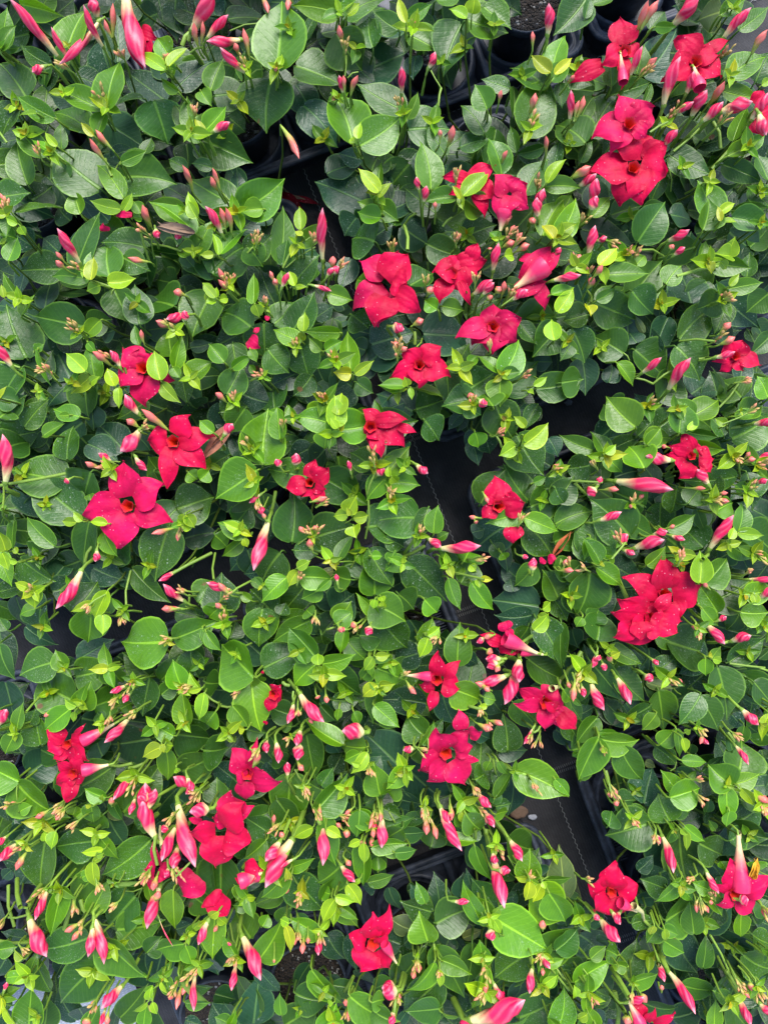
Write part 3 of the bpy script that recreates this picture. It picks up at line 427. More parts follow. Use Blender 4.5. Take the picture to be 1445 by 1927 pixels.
k 74 20 64 30 14  76 20 80 32 14  68 24 72 40 12  90 82 70 98 26  113 136 82 132 25  60 6 52 16 8  108 0 100 12 12  120 22 126 34 12  24 30 20 28 10  24 100 10 92 12  12 92 16 100 14  125 90 140 100 12  100 118 88 106 14  88 94 92 113 10  74 58 70 66 6  68 86 76 84 10  120 64 128 76 10  136 74 132 56 12  96 126 94 118 10  134 40 146 52 10
d 30 136 40 130 12  108 10 112 0 10  62 8 58 18 8  130 64 124 74 10  146 66 140 74 10
R 46 97 74 95 10  38 90 47 96 7  30 40 38 46 7  109 112 110 103 7  102 102 106 103 4
P 76 60 79 66 3  72 76 66 75 3  70 78 71 80 3  128 112 137 112 4  130 110 132 104 3
C 68 104 79 103 4  100 80 102 74 5  12 60 13 58 3  84 20 88 18 4  32 88 34 83 5  11 56 13 60 3  122 44 124 42 4
T 22 102 36 95 3  22 100 32 86 3  50 112 76 118 2  88 28 84 20 2  98 28 99 38 2  137 52 145 60 3  137 52 146 52 3  128 104 127 108 2  64 106 72 102 1
F 86 68 : 86 66 84 47 17 / 92 68 104 66 16 / 82 70 75 76 10 / 96 82 96 93 12 / 82 62 78 60 9 / 98 62 97 60 10
F -1 14 : 4 8 24 9 10 / 10 14 22 27 15 / 2 16 6 24 12 / 18 14 30 18 6 / 4 26 6 34 9
F 118 104 : 120 104 125 104 6 / 116 104 114 107 5
@ 1045 764
g 54 14 35 -6 22  84 18 88 -2 18  60 42 50 28 21  60 24 78 22 14  34 34 45 45 11  34 34 24 18 12  62 26 71 15 10  90 18 110 21 9  30 106 19 90 12  38 108 27 110 1  28 110 45 122 13  76 84 94 74 12  102 120 116 104 20  110 140 96 120 14  62 108 74 96 12  124 85 126 66 13  117 94 133 104 12  108 72 120 66 14  122 54 128 58 9  92 54 94 54 1  128 128 148 124 14  126 140 144 140 16  104 98 84 112 1  98 112 98 118 2  90 26 114 30 10
y 91 16 84 0 8  90 16 97 8 5  34 32 41 26 6  98 120 98 98 14  84 100 96 102 8  84 100 76 95 5  124 86 142 88 8  118 90 121 82 6  36 104 40 102 7  30 108 32 106 4  136 134 134 126 6  116 12 108 8 6  114 8 120 4 5
m 92 6 106 16 22  88 2 110 -4 20  22 45 5 41 20  0 64 12 48 18  34 32 58 21 12  0 56 6 66 12  82 56 78 73 18  80 48 74 50 8  110 62 88 46 22  122 48 86 50 16  45 46 50 60 2  60 100 24 88 1  36 100 14 86 1  27 106 26 74 26  0 80 25 72 16  23 114 14 142 27  6 116 18 106 14  22 50 22 48 1  46 76 66 88 16  60 68 38 58 26  50 88 24 64 28  76 90 92 106 26  104 134 132 118 26  128 84 148 100 26  130 46 134 70 16  132 60 146 48 10  120 22 146 6 26  114 20 105 8 12  64 18 84 4 22  56 20 66 10 12  96 70 102 86 8  0 128 10 144 18  100 24 113 30 10  90 66 98 56 14  100 96 88 84 20  24 147 29 138 14  44 114 38 112 1  130 120 100 116 1
k 26 32 4 20 14  40 12 26 24 18  48 20 36 22 14  28 22 34 14 14  36 106 60 120 20  28 140 40 122 16  124 24 108 34 18  126 100 132 112 16  40 48 56 44 16  60 62 72 72 18  128 40 122 46 12  120 98 110 104 16  12 100 18 96 16  56 100 46 96 10  64 116 58 112 14  56 6 60 -2 12  2 52 10 62 10  144 120 136 124 14  144 76 124 66 18  2 140 0 120 12
d 78 76 88 70 12  114 140 128 134 16  60 84 66 80 12  40 142 24 132 10  120 42 116 36 8  140 26 146 34 8  130 32 126 36 8
R 79 37 61 34 10  104 54 96 43 8  40 51 80 57 12  27 56 22 61 9  28 54 31 48 5  29 78 45 72 7  43 94 49 87 8  46 98 54 101 5  53 97 74 91 10  66 88 76 85 7  78 88 88 91 5  104 98 121 74 9  134 38 150 32 7  136 52 144 50 5  130 118 150 119 5  138 131 150 124 7  134 12 150 9 7  110 146 116 143 5
P 56 64 60 60 3  76 83 81 81 3  33 57 43 57 4  110 60 117 59 3  108 65 118 65 4  104 124 100 120 3  128 38 136 36 4  52 68 50 68 3  76 28 72 27 3  92 56 102 56 3  128 36 132 31 3
C 52 66 52 59 5  130 58 138 52 7  134 100 144 104 8  128 115 133 112 4  28 42 26 38 4  10 110 8 106 5  44 92 42 88 6  120 34 128 38 5  136 40 144 40 6  130 4 138 1 4  22 112 18 110 3  106 64 112 64 3  84 106 86 100 3
T 11 51 32 52 2  11 52 20 60 2  104 98 100 104 3  36 106 48 130 4  116 15 134 12 3  53 76 53 66 2  38 104 48 92 2  125 48 124 36 2  114 12 130 5 1  80 42 78 46 1  110 44 106 40 2  64 8 70 -2 2  28 108 20 110 1  2 102 6 110 1
F 92 34 : 92 28 88 18 9 / 94 30 78 27 10 / 98 28 100 28 8 / 100 36 108 35 14 / 90 40 85 49 16 / 86 34 76 33 10 / 104 42 106 45 8
F 74 128 : 74 122 73 102 18 / 82 126 102 122 22 / 70 126 47 117 15 / 70 132 55 136 18 / 82 136 84 145 14
F 64 144 : 60 138 44 132 16 / 60 142 40 141 14 / 70 134 80 128 8 / 66 148 46 160 18 / 76 142 86 146 16
@ 0 1146
g 45 40 38 28 11  114 22 84 22 31  119 20 148 8 19  48 44 46 28 1  57 68 62 50 15  48 68 31 82 14  12 81 16 64 9  11 84 4 98 12  72 57 72 40 1  80 42 70 58 1  64 50 60 46 1  62 0 60 22 22  138 14 144 30 8  127 78 124 56 14  118 86 103 78 12  113 95 114 116 12  72 128 58 122 10  62 132 64 145 12  50 140 52 134 9  13 117 -6 108 20  12 118 35 137 28  124 53 118 35 14  118 86 104 100 1  34 60 30 64 1  74 40 84 50 18  30 144 48 142 6  24 0 14 4 8  70 77 68 72 8  98 104 96 126 2
y 52 66 44 61 6  51 70 50 77 4  136 54 129 43 8  128 53 120 57 5  139 58 135 76 9  126 52 121 53 4  70 4 70 18 10  110 94 97 101 10  113 92 118 93 9  62 134 58 133 4  70 130 70 126 4  120 108 122 111 4  110 92 112 98 4
m 28 0 28 14 20  50 62 27 46 26  38 36 14 45 22  52 46 78 40 22  102 47 97 72 21  102 46 84 30 18  130 28 135 46 18  120 85 144 88 26  78 44 74 56 18  64 66 82 60 22  14 122 10 108 2  124 72 148 76 20  56 120 80 104 24  84 138 110 104 26  124 110 148 98 22  28 92 24 70 18  0 70 6 84 8  20 78 24 68 10  28 72 30 66 10  70 76 66 70 8  110 58 122 50 12  140 50 150 50 18  60 70 56 56 1  76 130 84 144 8  140 136 150 126 12  110 48 122 31 14  0 25 10 47 16  70 140 60 146 16  5 14 0 6 8  82 68 90 64 12
k 102 88 72 92 30  0 16 10 42 16  60 88 12 100 1  20 111 40 96 24  56 74 70 76 22  54 34 77 21 16  18 12 39 24 12  4 50 10 78 22  70 100 66 88 16  0 130 6 144 10  22 146 10 138 12  44 40 54 36 12  108 50 98 46 8  100 62 118 74 22
d 14 88 10 100 16  90 100 76 94 10  80 32 90 40 14  84 108 88 120 12  38 112 36 124 6  46 142 54 118 8  92 142 102 136 14  138 108 146 116 8  116 4 146 2 12  142 56 148 68 8  60 96 66 88 8  8 48 18 58 3
R 88 74 71 91 8  92 113 77 130 7  97 144 99 118 12  101 136 106 122 8  133 122 118 114 9  142 136 129 138 11  102 128 94 128 8  92 128 88 140 5  -2 80 5 68 9  86 52 75 57 5  89 57 84 64 5
P 34 71 30 73 3  33 137 24 142 4  44 132 38 142 5  132 130 132 126 6  76 133 76 128 4  120 0 110 0 5  92 50 88 52 4
C 92 48 80 60 8  12 132 1 133 5  44 130 36 138 6  118 20 111 20 5  84 0 82 12 5  93 113 84 133 6  136 124 132 132 7  128 53 128 52 4  75 72 75 74 3  80 60 77 64 3  120 138 112 145 5  94 68 86 74 7
T 27 60 18 70 2  130 53 144 62 2  100 46 90 50 2  88 108 98 105 3  98 106 94 122 2  93 69 78 78 3  12 118 12 130 1  12 84 10 80 1  46 0 46 1 1  44 40 48 44 3  78 128 70 130 1  116 96 118 88 1
F 46 92 : 44 86 32 82 11 / 40 90 32 96 12 / 50 86 60 90 9 / 46 94 50 106 8 / 46 98 36 102 8 / 52 96 60 104 10 / 54 82 57 79 3
T 56 90 78 78 9  78 78 92 69 3  56 110 74 106 9  74 106 90 105 3
F 50 112 : 50 114 38 120 11 / 50 118 45 132 10 / 52 110 56 98 10 / 52 112 60 112 12 / 48 108 38 104 8
F 140 145 : 136 144 128 143 4
@ 350 1146
g 46 46 25 25 32  45 50 51 82 24  0 14 24 12 20  14 16 24 28 8  24 26 12 15 3  82 36 88 52 6  88 38 74 52 16  93 37 114 31 13  90 36 84 31 7  102 10 113 2 13  108 14 105 30 9  32 66 42 80 13  80 22 70 12 1  88 32 70 13 20  127 34 140 34 6  120 47 128 38 10  130 40 148 48 18  130 50 127 77 12  134 72 144 80 12  114 70 118 78 7  128 86 132 72 1  122 94 106 92 16  118 98 108 103 10  88 137 109 113 20  132 126 128 105 17  145 120 136 124 14  106 92 82 76 9  118 22 128 14 2  126 146 112 138 12  20 70 14 78 14  60 22 56 18 1  48 46 52 50 10  28 82 27 88 6  132 22 120 20 1  104 68 103 76 5  0 82 -2 74 6  22 0 16 6 14  86 4 82 0 10
y 12 56 3 43 7  12 60 9 75 8  10 54 0 56 4  89 39 93 52 8  90 38 90 30 8  127 33 121 42 7  129 32 139 31 6  130 52 120 60 9  132 52 142 51 8  132 53 134 60 5  136 48 136 58 8  123 98 112 112 8  118 106 112 104 4  138 132 134 133 3  141 130 140 138 3  32 90 27 84 4  40 82 36 80 6
m 53 40 78 28 22  52 0 50 25 22  0 88 20 90 24  12 96 28 94 22  0 76 20 75 14  82 86 88 116 18  72 112 72 145 25  96 42 118 58 20  72 72 56 66 16  84 8 60 22 16  64 4 68 -4 10  132 6 150 26 26  118 18 133 20 18  146 36 148 30 1  96 124 84 118 16  20 132 21 115 16  44 145 62 136 14  42 82 54 84 12  60 100 68 104 12  92 18 94 24 12  122 132 136 126 10  116 136 128 144 14  92 120 100 108 10  0 28 10 46 16  30 20 34 8 14  -2 110 16 96 22  100 62 118 62 12  92 66 102 76 12  72 80 64 78 8  104 60 108 24 2  96 146 92 142 8  110 22 122 34 14  124 98 116 96 6
k 54 34 29 14 22  40 55 12 54 22  92 64 100 60 16  146 108 120 83 28  26 98 38 84 20  36 118 18 104 18  56 104 66 116 16  134 58 150 70 16  110 78 124 72 18  110 112 118 128 14  98 130 112 140 16  98 90 104 98 10  86 10 94 14 12  62 84 62 92 8
d 66 54 72 48 10  100 110 106 98 14  58 56 60 48 8  80 100 84 106 6  56 122 50 134 14  4 2 14 6 8  98 22 90 30 8  68 90 74 96 14  114 84 110 74 8  88 124 86 130 8
R 77 57 94 77 10  73 64 69 78 6  121 84 106 83 13  78 82 75 93 7  77 92 76 103 9  55 88 55 98 6  61 90 63 105 7  69 114 69 104 6  5 120 0 126 6  6 134 8 142 11  125 12 123 18 7  108 14 106 14 4  1 114 5 124 6
P 45 96 49 98 5  46 106 49 97 5  104 12 106 16 4  116 10 112 12 5  95 58 96 64 4  89 59 90 61 4  84 72 86 78 3  77 70 75 72 4  76 104 80 110 4  129 138 132 143 3  106 142 109 145 3  91 132 90 142 3
C 38 54 32 58 5  26 8 24 3 6  5 52 -2 54 5  72 86 68 90 4  80 120 82 127 4  86 134 92 144 7  124 106 125 112 4  120 10 114 16 4  104 140 112 143 5  10 122 4 126 6  50 94 46 106 6  88 4 88 7 3  76 66 76 72 3
T 45 48 38 54 2  12 57 24 65 2  24 65 20 70 1  34 66 24 66 2  70 48 78 56 3  73 56 73 62 2  89 50 92 56 2  68 114 74 126 3  74 126 81 132 2  74 109 80 118 2  66 50 70 52 3  130 146 132 132 1  138 138 142 145 1  102 12 96 14 2  124 4 120 8 2  80 80 78 82 2
F 38 118 : 34 94 32 108 1 / 44 112 34 110 10
F 42 112 : 42 108 31 96 15 / 44 104 48 89 6 / 44 110 52 110 9 / 44 118 64 119 13 / 40 116 34 112 9 / 40 120 40 131 12
F 28 144 : 34 136 30 124 18 / 36 140 46 135 7 / 28 140 18 142 14
F 60 58 : 58 54 64 52 8 / 60 60 65 62 11 / 58 62 56 70 8 / 54 76 54 79 3 / 52 44 52 42 2
@ 700 1146
m 6 5 22 30 23  4 110 -2 84 2  22 54 2 68 1  112 7 130 38 19  83 28 96 20 2  92 96 89 72 18  83 102 88 82 2  36 86 24 72 20  5 62 18 56 2  26 100 32 94 14  4 110 8 130 2  58 38 60 10 18  64 38 66 62 2  136 96 146 90 20  90 122 82 106 10  82 132 86 122 8  55 80 62 62 1  38 86 48 74 8  106 34 132 48 18  132 74 142 90 14  84 134 94 132 10  68 44 74 62 1  140 30 140 38 2  24 10 22 22 2  62 78 71 74 9  70 116 76 112 16  96 64 112 82 16  134 64 142 76 10  22 144 38 142 10  66 148 66 130 16  120 54 108 52 10  106 12 98 22 14  0 130 14 126 2  28 10 41 6 2
g 40 36 24 10 1  33 22 41 6 12  54 54 74 62 20  97 110 132 127 22  62 8 60 36 1  3 38 24 52 14  2 66 18 80 12  15 110 0 112 1  22 108 10 122 11  62 130 72 140 11  86 104 92 112 5  84 128 97 106 4  76 60 84 62 8  34 92 42 76 8  80 104 77 110 6  57 36 60 10 17  130 55 136 62 10  136 60 142 66 4  12 108 -4 108 1  128 60 134 72 5  142 116 146 96 9  140 98 136 100 5  -2 34 0 46 6  60 148 58 136 8
y 38 18 46 12 8  38 20 32 33 9  110 14 120 3 10  3 31 13 33 6  4 50 16 52 8  6 52 8 60 5  1 48 6 76 11  17 112 23 110 4  22 112 24 122 4  130 10 132 6 1  12 132 7 133 3  15 132 14 138 3  78 66 72 66 4
k 36 64 6 62 20  32 30 14 36 18  22 106 56 134 24  60 32 72 38 12  -4 84 20 104 20  86 98 105 96 12  78 56 88 70 20  48 58 56 78 16  96 112 92 140 16  16 128 34 132 14  112 60 104 70 10  -2 110 6 100 12  32 132 40 138 14  136 14 140 26 12  124 0 110 8 1  108 4 84 4 16  72 84 80 88 10  18 138 24 142 8
d 30 24 36 44 14  42 66 46 76 10  72 80 76 106 16  52 22 46 18 12  76 64 72 74 12  72 106 70 122 12  60 20 52 30 8  102 14 100 18 8  24 66 30 72 10  58 108 60 136 6  130 32 120 46 8
R 28 95 21 96 6  71 124 81 135 7  92 45 74 50 9  88 34 77 34 8  86 37 78 40 7  98 40 90 65 11  142 52 144 60 5  45 134 53 146 6  100 34 100 50 10  76 20 71 23 5  34 134 37 145 5  110 80 103 92 4  52 146 50 132 3
P 24 50 30 58 4  75 138 82 146 5  53 132 54 144 3  80 55 70 50 4  86 38 84 43 4  72 78 82 82 5  80 76 89 79 4  5 136 6 145 3  137 56 136 62 4  82 18 76 20 4  78 28 82 30 5  75 52 80 56 4
C 114 84 111 96 6  109 84 106 91 5  30 94 36 98 5  109 117 116 129 5  68 120 72 126 4  138 42 138 60 5  45 18 44 20 6  20 46 22 44 3  74 66 74 70 3  71 134 78 138 4  78 76 82 82 4  36 134 36 142 4
T 110 17 96 28 3  96 28 88 38 2  108 19 100 34 2  142 29 132 44 4  142 29 146 44 2  38 20 36 16 1  66 66 74 68 3  74 68 78 75 2  96 110 84 103 2  82 102 84 112 2  114 80 110 84 2  130 32 140 32 2  6 134 4 144 2  32 88 22 100 1  22 106 14 108 1  38 88 37 98 1
F 44 48 : 44 44 45 30 10 / 50 44 60 36 8 / 50 52 60 54 14 / 42 54 33 52 9 / 42 60 39 70 7 / 42 48 35 48 8
T 40 46 23 45 7
F 50 98 : 50 94 44 83 18 / 56 90 66 84 12 / 46 100 32 111 16 / 50 108 38 118 14 / 56 106 64 120 17 / 60 96 68 94 10 / 60 102 73 104 6
F 62 78 : 60 84 59 69 10 / 68 88 74 84 9
F 118 64 : 114 60 99 54 10 / 120 60 126 54 16 / 114 66 97 65 9 / 118 70 118 83 12 / 124 70 139 81 12 / 126 62 129 68 8
T 122 54 128 48 6  128 48 134 40 4
F 92 24 : 86 22 74 18 8 / 94 24 88 30 12 / 100 28 104 26 10
T 100 28 116 31 8
F 92 10 : 88 8 92 16 9 / 92 16 96 20 5
@ 1045 1146
m 28 21 28 1 25  4 10 4 40 9  41 42 60 62 18  24 36 45 62 18  16 38 12 66 16  76 22 104 30 28  70 56 73 82 21  110 40 116 74 25  90 56 79 66 2  98 60 110 82 18  98 59 84 78 15  144 40 144 60 1  66 44 74 28 1  68 42 82 32 13  64 66 46 76 14  28 74 14 92 14  104 86 130 90 2  44 94 59 116 18  124 112 126 90 26  108 72 88 82 2  90 138 70 126 16  78 144 70 126 20  116 58 84 84 2  118 36 142 20 14  98 80 114 104 1  100 110 114 100 14  74 112 82 114 2  68 18 84 24 12  60 138 34 142 14  40 132 54 130 14  68 94 82 106 12  135 50 148 66 16  128 80 126 92 8  60 142 44 142 14  132 108 138 96 2  92 134 96 146 2  124 144 138 132 20  112 130 130 132 14  126 130 142 138 8  124 5 116 14 12  138 8 130 14 8  74 94 76 108 14  145 28 138 34 8  94 56 105 47 3  32 26 50 26 2  102 138 104 128 8  120 96 116 84 8
g 29 88 16 115 19  30 88 56 89 16  36 26 58 37 11  26 26 26 20 11  102 34 102 45 9  106 34 112 26 8  71 92 80 82 12  82 82 84 100 8  86 103 102 104 7  83 124 72 110 11  78 128 98 122 19  114 119 106 108 2  120 120 104 106 20  116 120 138 112 12  116 122 117 145 12  68 72 59 82 10  18 6 14 12 7  100 0 110 11 10  140 6 142 14 16  98 34 108 18 1  70 94 70 80 2  148 68 141 72 8  12 98 16 100 4  30 84 42 84 6  48 92 54 96 1  114 124 106 128 2  0 116 9 127 8  148 36 140 30 2  9 64 6 56 6
y 32 94 34 98 4  38 32 44 29 5  107 34 113 36 5  86 88 88 98 6  88 84 92 82 4  126 122 135 134 7  104 32 106 30 4  145 72 140 90 5  92 80 88 82 3  124 122 122 124 4  142 80 139 78 6
k 34 64 50 80 14  60 132 66 108 24  0 82 14 92 12  118 38 142 50 18  52 26 60 34 10  8 12 16 26 12  80 40 90 52 12  68 104 54 122 1  130 120 148 118 14  82 110 94 112 10  40 22 48 14 12  14 72 26 66 10  120 72 128 80 10  100 36 84 44 12  84 146 100 140 12
d 60 60 52 52 6  112 82 118 90 12  38 120 50 118 12  44 74 36 70 6  60 120 56 106 8  140 96 144 110 10  92 92 90 100 8  0 40 6 44 10  132 80 138 84 8
R 41 46 51 65 8  24 50 33 69 9  17 52 19 62 5  28 30 25 40 5  28 32 30 35 6  61 45 66 49 7  102 10 115 24 8  119 22 133 18 8  126 68 138 79 8  32 37 34 42 5  65 34 70 38 4  121 92 131 106 5  110 8 116 3 4  98 86 104 92 4
P 13 50 12 63 4  95 11 94 14 5  80 48 79 52 4  82 47 86 50 3  38 122 42 126 4  36 124 38 128 4  40 130 42 134 4  133 125 146 132 5  137 133 145 140 6  38 36 35 32 4  100 84 98 92 3  8 48 10 54 3
C 97 13 97 20 4  76 46 84 50 6  96 80 100 84 5  36 118 41 132 5  96 126 102 132 5  95 116 98 115 4  30 90 33 96 4  52 142 54 146 5  140 132 142 142 5  120 84 124 87 4  18 42 12 54 4
T 17 30 8 42 4  8 42 4 48 4  18 30 20 40 2  20 40 15 50 2  14 32 6 32 2  68 44 76 46 2  34 110 36 118 3  99 60 97 80 2  118 37 142 40 2  106 124 126 120 2  102 8 94 10 2  36 40 41 46 3  20 42 23 50 3  82 104 78 110 1  117 84 121 90 3  86 115 98 116 2  80 54 85 58 1  144 42 138 40 2  24 10 24 12 1
F 60 10 : 48 12 40 20 13 / 56 8 58 22 14 / 66 8 74 14 18 / 74 8 84 16 14
F 2 66 : 0 68 -6 64 8 / 4 74 14 82 12
o 62 50 81 54 7  61 104 68 108 5
@ 0 1527
g 58 15 70 -4 9  66 15 80 32 11  50 70 84 48 1  62 69 74 47 14  118 54 119 79 15  70 86 98 112 25  78 80 113 93 1  125 90 107 94 18  101 114 118 100 8  128 84 136 76 6  132 112 122 102 12  100 46 104 62 6  42 52 35 84 10  20 111 26 96 8  5 113 20 112 6  35 10 22 8 6  26 16 31 14 3  56 45 64 40 7  78 48 98 48 5  105 120 98 122 5  98 145 100 132 9  141 86 144 98 10  122 112 142 130 8  0 94 12 92 10  78 0 84 0 8  14 0 22 -4 8  30 128 -4 138 1  20 146 22 120 20  52 4 56 0 5  118 95 108 117 1  112 112 118 126 8  2 126 14 120 5
y 63 35 66 52 9  66 30 71 28 4  70 26 55 28 5  38 14 35 26 9  30 20 31 12 4  58 15 66 -2 8  64 34 72 30 4  100 130 90 136 4  104 130 107 138 5  102 128 104 118 6  10 144 2 130 6  16 100 10 94 6  14 96 16 92 3  132 80 138 74 5  6 146 10 130 6  110 116 114 124 4
m 32 16 28 53 26  64 20 38 24 22  38 24 70 12 1  102 20 70 43 22  64 44 48 58 18  60 86 27 93 22  54 88 60 90 1  72 100 42 130 28  92 58 74 78 26  72 80 94 54 1  80 80 111 74 22  24 100 35 123 20  32 70 42 54 12  18 116 26 146 22  132 58 144 68 16  126 64 138 60 1  104 60 100 50 6  100 96 110 85 14  132 118 144 120 16  60 148 68 132 12  64 140 74 130 1  82 140 100 118 16  0 126 14 122 10  140 26 148 60 14  100 4 94 12 12  30 148 32 126 18  8 132 -2 126 14  70 96 64 104 14
k 0 4 26 6 16  18 38 0 32 14  20 40 14 50 14  12 82 22 90 16  74 4 86 23 20  20 96 8 82 18  20 86 2 82 14  120 80 130 76 10  134 84 144 108 18  52 142 40 120 16  36 60 46 40 12  4 100 -4 112 14  2 74 -2 55 8  54 134 58 142 14  8 40 2 46 8  6 15 16 12 12
d 44 100 38 112 12  106 84 118 72 10  84 60 78 50 10  50 96 46 106 10  116 98 128 92 12  42 136 38 108 16  100 106 108 98 10  76 148 84 126 8
o 74 0 84 6 7
R 20 72 32 99 12  64 72 71 104 9  63 78 60 99 8  109 50 100 80 10  133 110 132 136 6  84 118 69 134 9  106 18 97 -8 12  114 10 110 14 6  120 10 110 34 9  121 24 118 39 9  121 -6 133 38 13  142 74 135 91 7  34 52 24 74 7  12 22 0 34 8  5 17 -2 23 5  142 -2 128 5 11  108 72 118 92 1  115 38 112 45 5  3 122 5 116 4  72 134 68 146 4
P 54 76 44 82 4  18 28 11 40 5  56 80 49 88 4  124 118 120 135 4  128 114 124 125 4  50 60 50 70 3  60 140 58 146 6  44 0 38 6 4  34 -2 24 4 5  106 60 108 54 5  107 44 104 54 5  100 42 96 50 5  74 136 73 146 4  117 124 115 128 4
C 31 52 12 72 9  44 -2 36 6 8  54 6 46 13 6  118 36 122 50 9  102 40 97 50 7  58 72 50 86 5  80 62 74 67 4  18 22 10 30 5  51 62 51 70 5  136 104 124 118 5  122 114 116 128 6  66 48 68 52 5  14 92 18 96 4  100 132 104 134 3  66 128 60 140 6  4 72 -2 80 6
T 40 44 34 54 4  28 50 20 62 4  12 46 14 65 4  6 50 10 78 3  0 88 21 89 3  51 58 44 80 4  55 60 60 70 4  106 16 107 36 3  24 12 16 24 3  84 54 97 52 1  97 52 94 60 1  136 102 134 110 4  64 71 78 78 1  78 114 72 128 2  6 72 20 70 2  120 44 130 34 2  114 32 116 40 2  14 60 20 66 2  111 24 109 10 5  0 86 20 90 1
F 133 45 : 134 42 123 58 20
F 108 38 : 104 42 98 40 14 / 108 36 104 20 6 / 108 40 116 44 12 / 104 48 102 54 6
@ 350 1527
g 94 4 102 36 14  104 16 118 34 1  54 20 40 32 12  58 38 48 36 10  70 40 52 58 13  70 38 87 32 9  72 100 66 74 1  50 100 65 74 18  90 85 70 73 12  100 60 117 79 14  98 56 91 52 10  20 70 18 100 16  86 108 106 130 15  112 126 144 142 18  140 142 124 132 18  118 0 116 17 14  84 54 74 34 1  120 21 120 50 13  124 48 141 43 9  94 148 102 131 18  30 145 20 140 9  52 78 56 70 9  35 60 42 52 12  42 64 32 64 8  102 54 90 60 1  132 32 126 40 1  136 22 148 30 12  6 86 20 115 1  0 92 4 104 10  0 130 16 130 8  8 0 8 0 1  65 138 64 124 8  96 14 118 14 1
y 96 12 106 18 7  86 11 73 18 8  121 22 121 36 7  110 50 119 64 9  101 60 93 76 9  102 58 115 62 7  68 78 71 96 6  70 76 64 73 6  118 20 110 24 5  69 46 68 38 4  22 72 28 76 6  10 78 2 82 7  118 46 112 50 4  100 130 96 128 5  100 132 98 136 3  22 68 16 72 6  14 74 8 78 5
m 24 30 24 65 29  71 44 93 67 22  92 60 110 42 24  106 36 90 48 22  66 56 46 64 12  44 86 34 68 22  50 80 54 78 1  4 60 18 72 18  0 112 21 122 16  62 18 40 4 20  62 -8 75 11 18  68 145 90 134 22  118 142 112 128 20  75 124 98 128 20  148 132 124 142 16  110 12 108 28 14  146 4 132 10 14  128 28 136 38 10  34 116 38 110 2  76 70 86 80 8  64 76 72 64 10  74 10 82 8 12  134 -2 146 4 10  114 30 106 22 14  110 118 120 126 1  120 124 112 130 1  100 118 122 124 12  140 116 126 122 12  144 20 132 14 10
k 46 144 50 110 24  18 80 22 110 24  50 108 64 122 14  82 20 74 34 14  16 100 22 108 16  44 54 54 50 14  28 144 18 130 16  34 140 26 130 12  96 84 108 100 16  112 84 116 108 12  70 60 64 72 8  0 142 12 146 8  86 24 82 18 10  138 52 146 66 10  128 52 120 50 10  92 32 84 28 14  144 100 142 118 6
d 84 104 74 124 10  20 124 34 128 14  110 52 100 34 14  96 112 106 118 10  144 72 138 80 12  40 60 44 72 10  78 36 86 46 8  130 36 136 46 8  122 108 118 114 14
R 73 18 54 52 14  64 20 54 34 9  91 5 93 37 10  38 84 51 115 11  133 4 133 25 9  105 36 115 48 7  34 104 31 122 6  17 74 9 91 7  9 112 6 136 6  92 84 90 98 6  128 6 128 13 5  142 120 133 120 11  141 135 139 146 6  42 42 54 42 8  28 88 31 91 3  74 32 60 40 4
P 80 86 79 97 4  75 84 74 91 3  108 32 112 37 4  110 12 109 18 5  110 128 108 132 5  127 16 126 24 4  112 130 110 142 3  66 18 64 14 4  32 98 30 103 4  83 84 83 90 3  69 50 68 56 3  22 76 19 82 3  146 122 144 128 4  59 10 60 2 3  0 120 2 120 3  106 12 102 8 3  113 -2 108 2 3  60 100 60 103 2
C 65 8 58 16 9  91 -4 90 6 7  34 98 32 102 8  79 54 74 63 4  76 80 75 88 4  92 80 92 92 6  110 0 103 7 5  110 132 108 142 5  72 42 71 46 4  103 64 104 62 3  122 18 120 22 3  144 124 143 130 5  130 -2 128 6 5  10 106 0 116 5
T 74 12 68 30 4  36 76 38 84 4  30 76 36 94 2  72 42 78 52 1  118 64 128 20 0  108 122 114 112 3  71 66 74 58 2  73 72 75 82 1  90 4 91 8 4  132 -4 133 5 3  124 12 120 22 1  106 132 102 136 1  34 92 35 100 4  43 50 36 58 0  130 -2 128 6 2
F 24 14 : 28 18 43 22 18 / 22 18 20 40 20 / 18 12 2 15 14 / 28 8 38 -4 18
F 16 50 : 20 60 28 72 14 / 16 60 20 64 14 / 40 40 50 40 14 / 38 48 36 50 10
T 52 42 43 50 8
F 127 90 : 124 84 127 71 13 / 132 80 138 67 12 / 120 86 112 87 14 / 124 96 118 108 18 / 130 98 138 108 16 / 132 90 136 84 8
T 135 90 143 103 7
@ 700 1527
g 29 72 32 69 2  38 88 32 69 19  82 72 119 94 28  85 78 110 92 1  80 72 68 57 11  77 76 62 48 14  118 46 135 45 8  105 46 107 26 16  110 52 130 74 25  76 104 73 88 12  75 106 65 136 12  47 101 67 111 12  42 103 24 121 12  48 110 64 128 1  52 18 71 20 6  70 24 81 46 10  82 24 81 44 1  126 148 130 120 18  24 26 14 24 12  0 24 24 22 12  16 28 30 26 9  -2 48 15 43 9  36 62 30 48 8  48 137 62 139 5  92 144 106 139 6  116 118 124 102 10  0 130 8 128 12  142 136 148 134 8  85 68 82 66 4  88 84 82 78 8  4 40 4 30 10  146 4 138 4 1  84 2 92 0 10  64 2 74 12 16  118 104 130 100 6  75 70 78 78 8
y 107 48 104 61 8  115 50 109 62 7  80 72 79 80 5  83 74 88 83 6  46 108 46 120 5  78 70 82 72 4  61 0 62 9 5  138 122 140 120 6  146 138 139 141 6  84 71 88 72 3  138 126 137 118 6  116 48 118 53 4  86 66 82 70 5  109 100 110 102 4
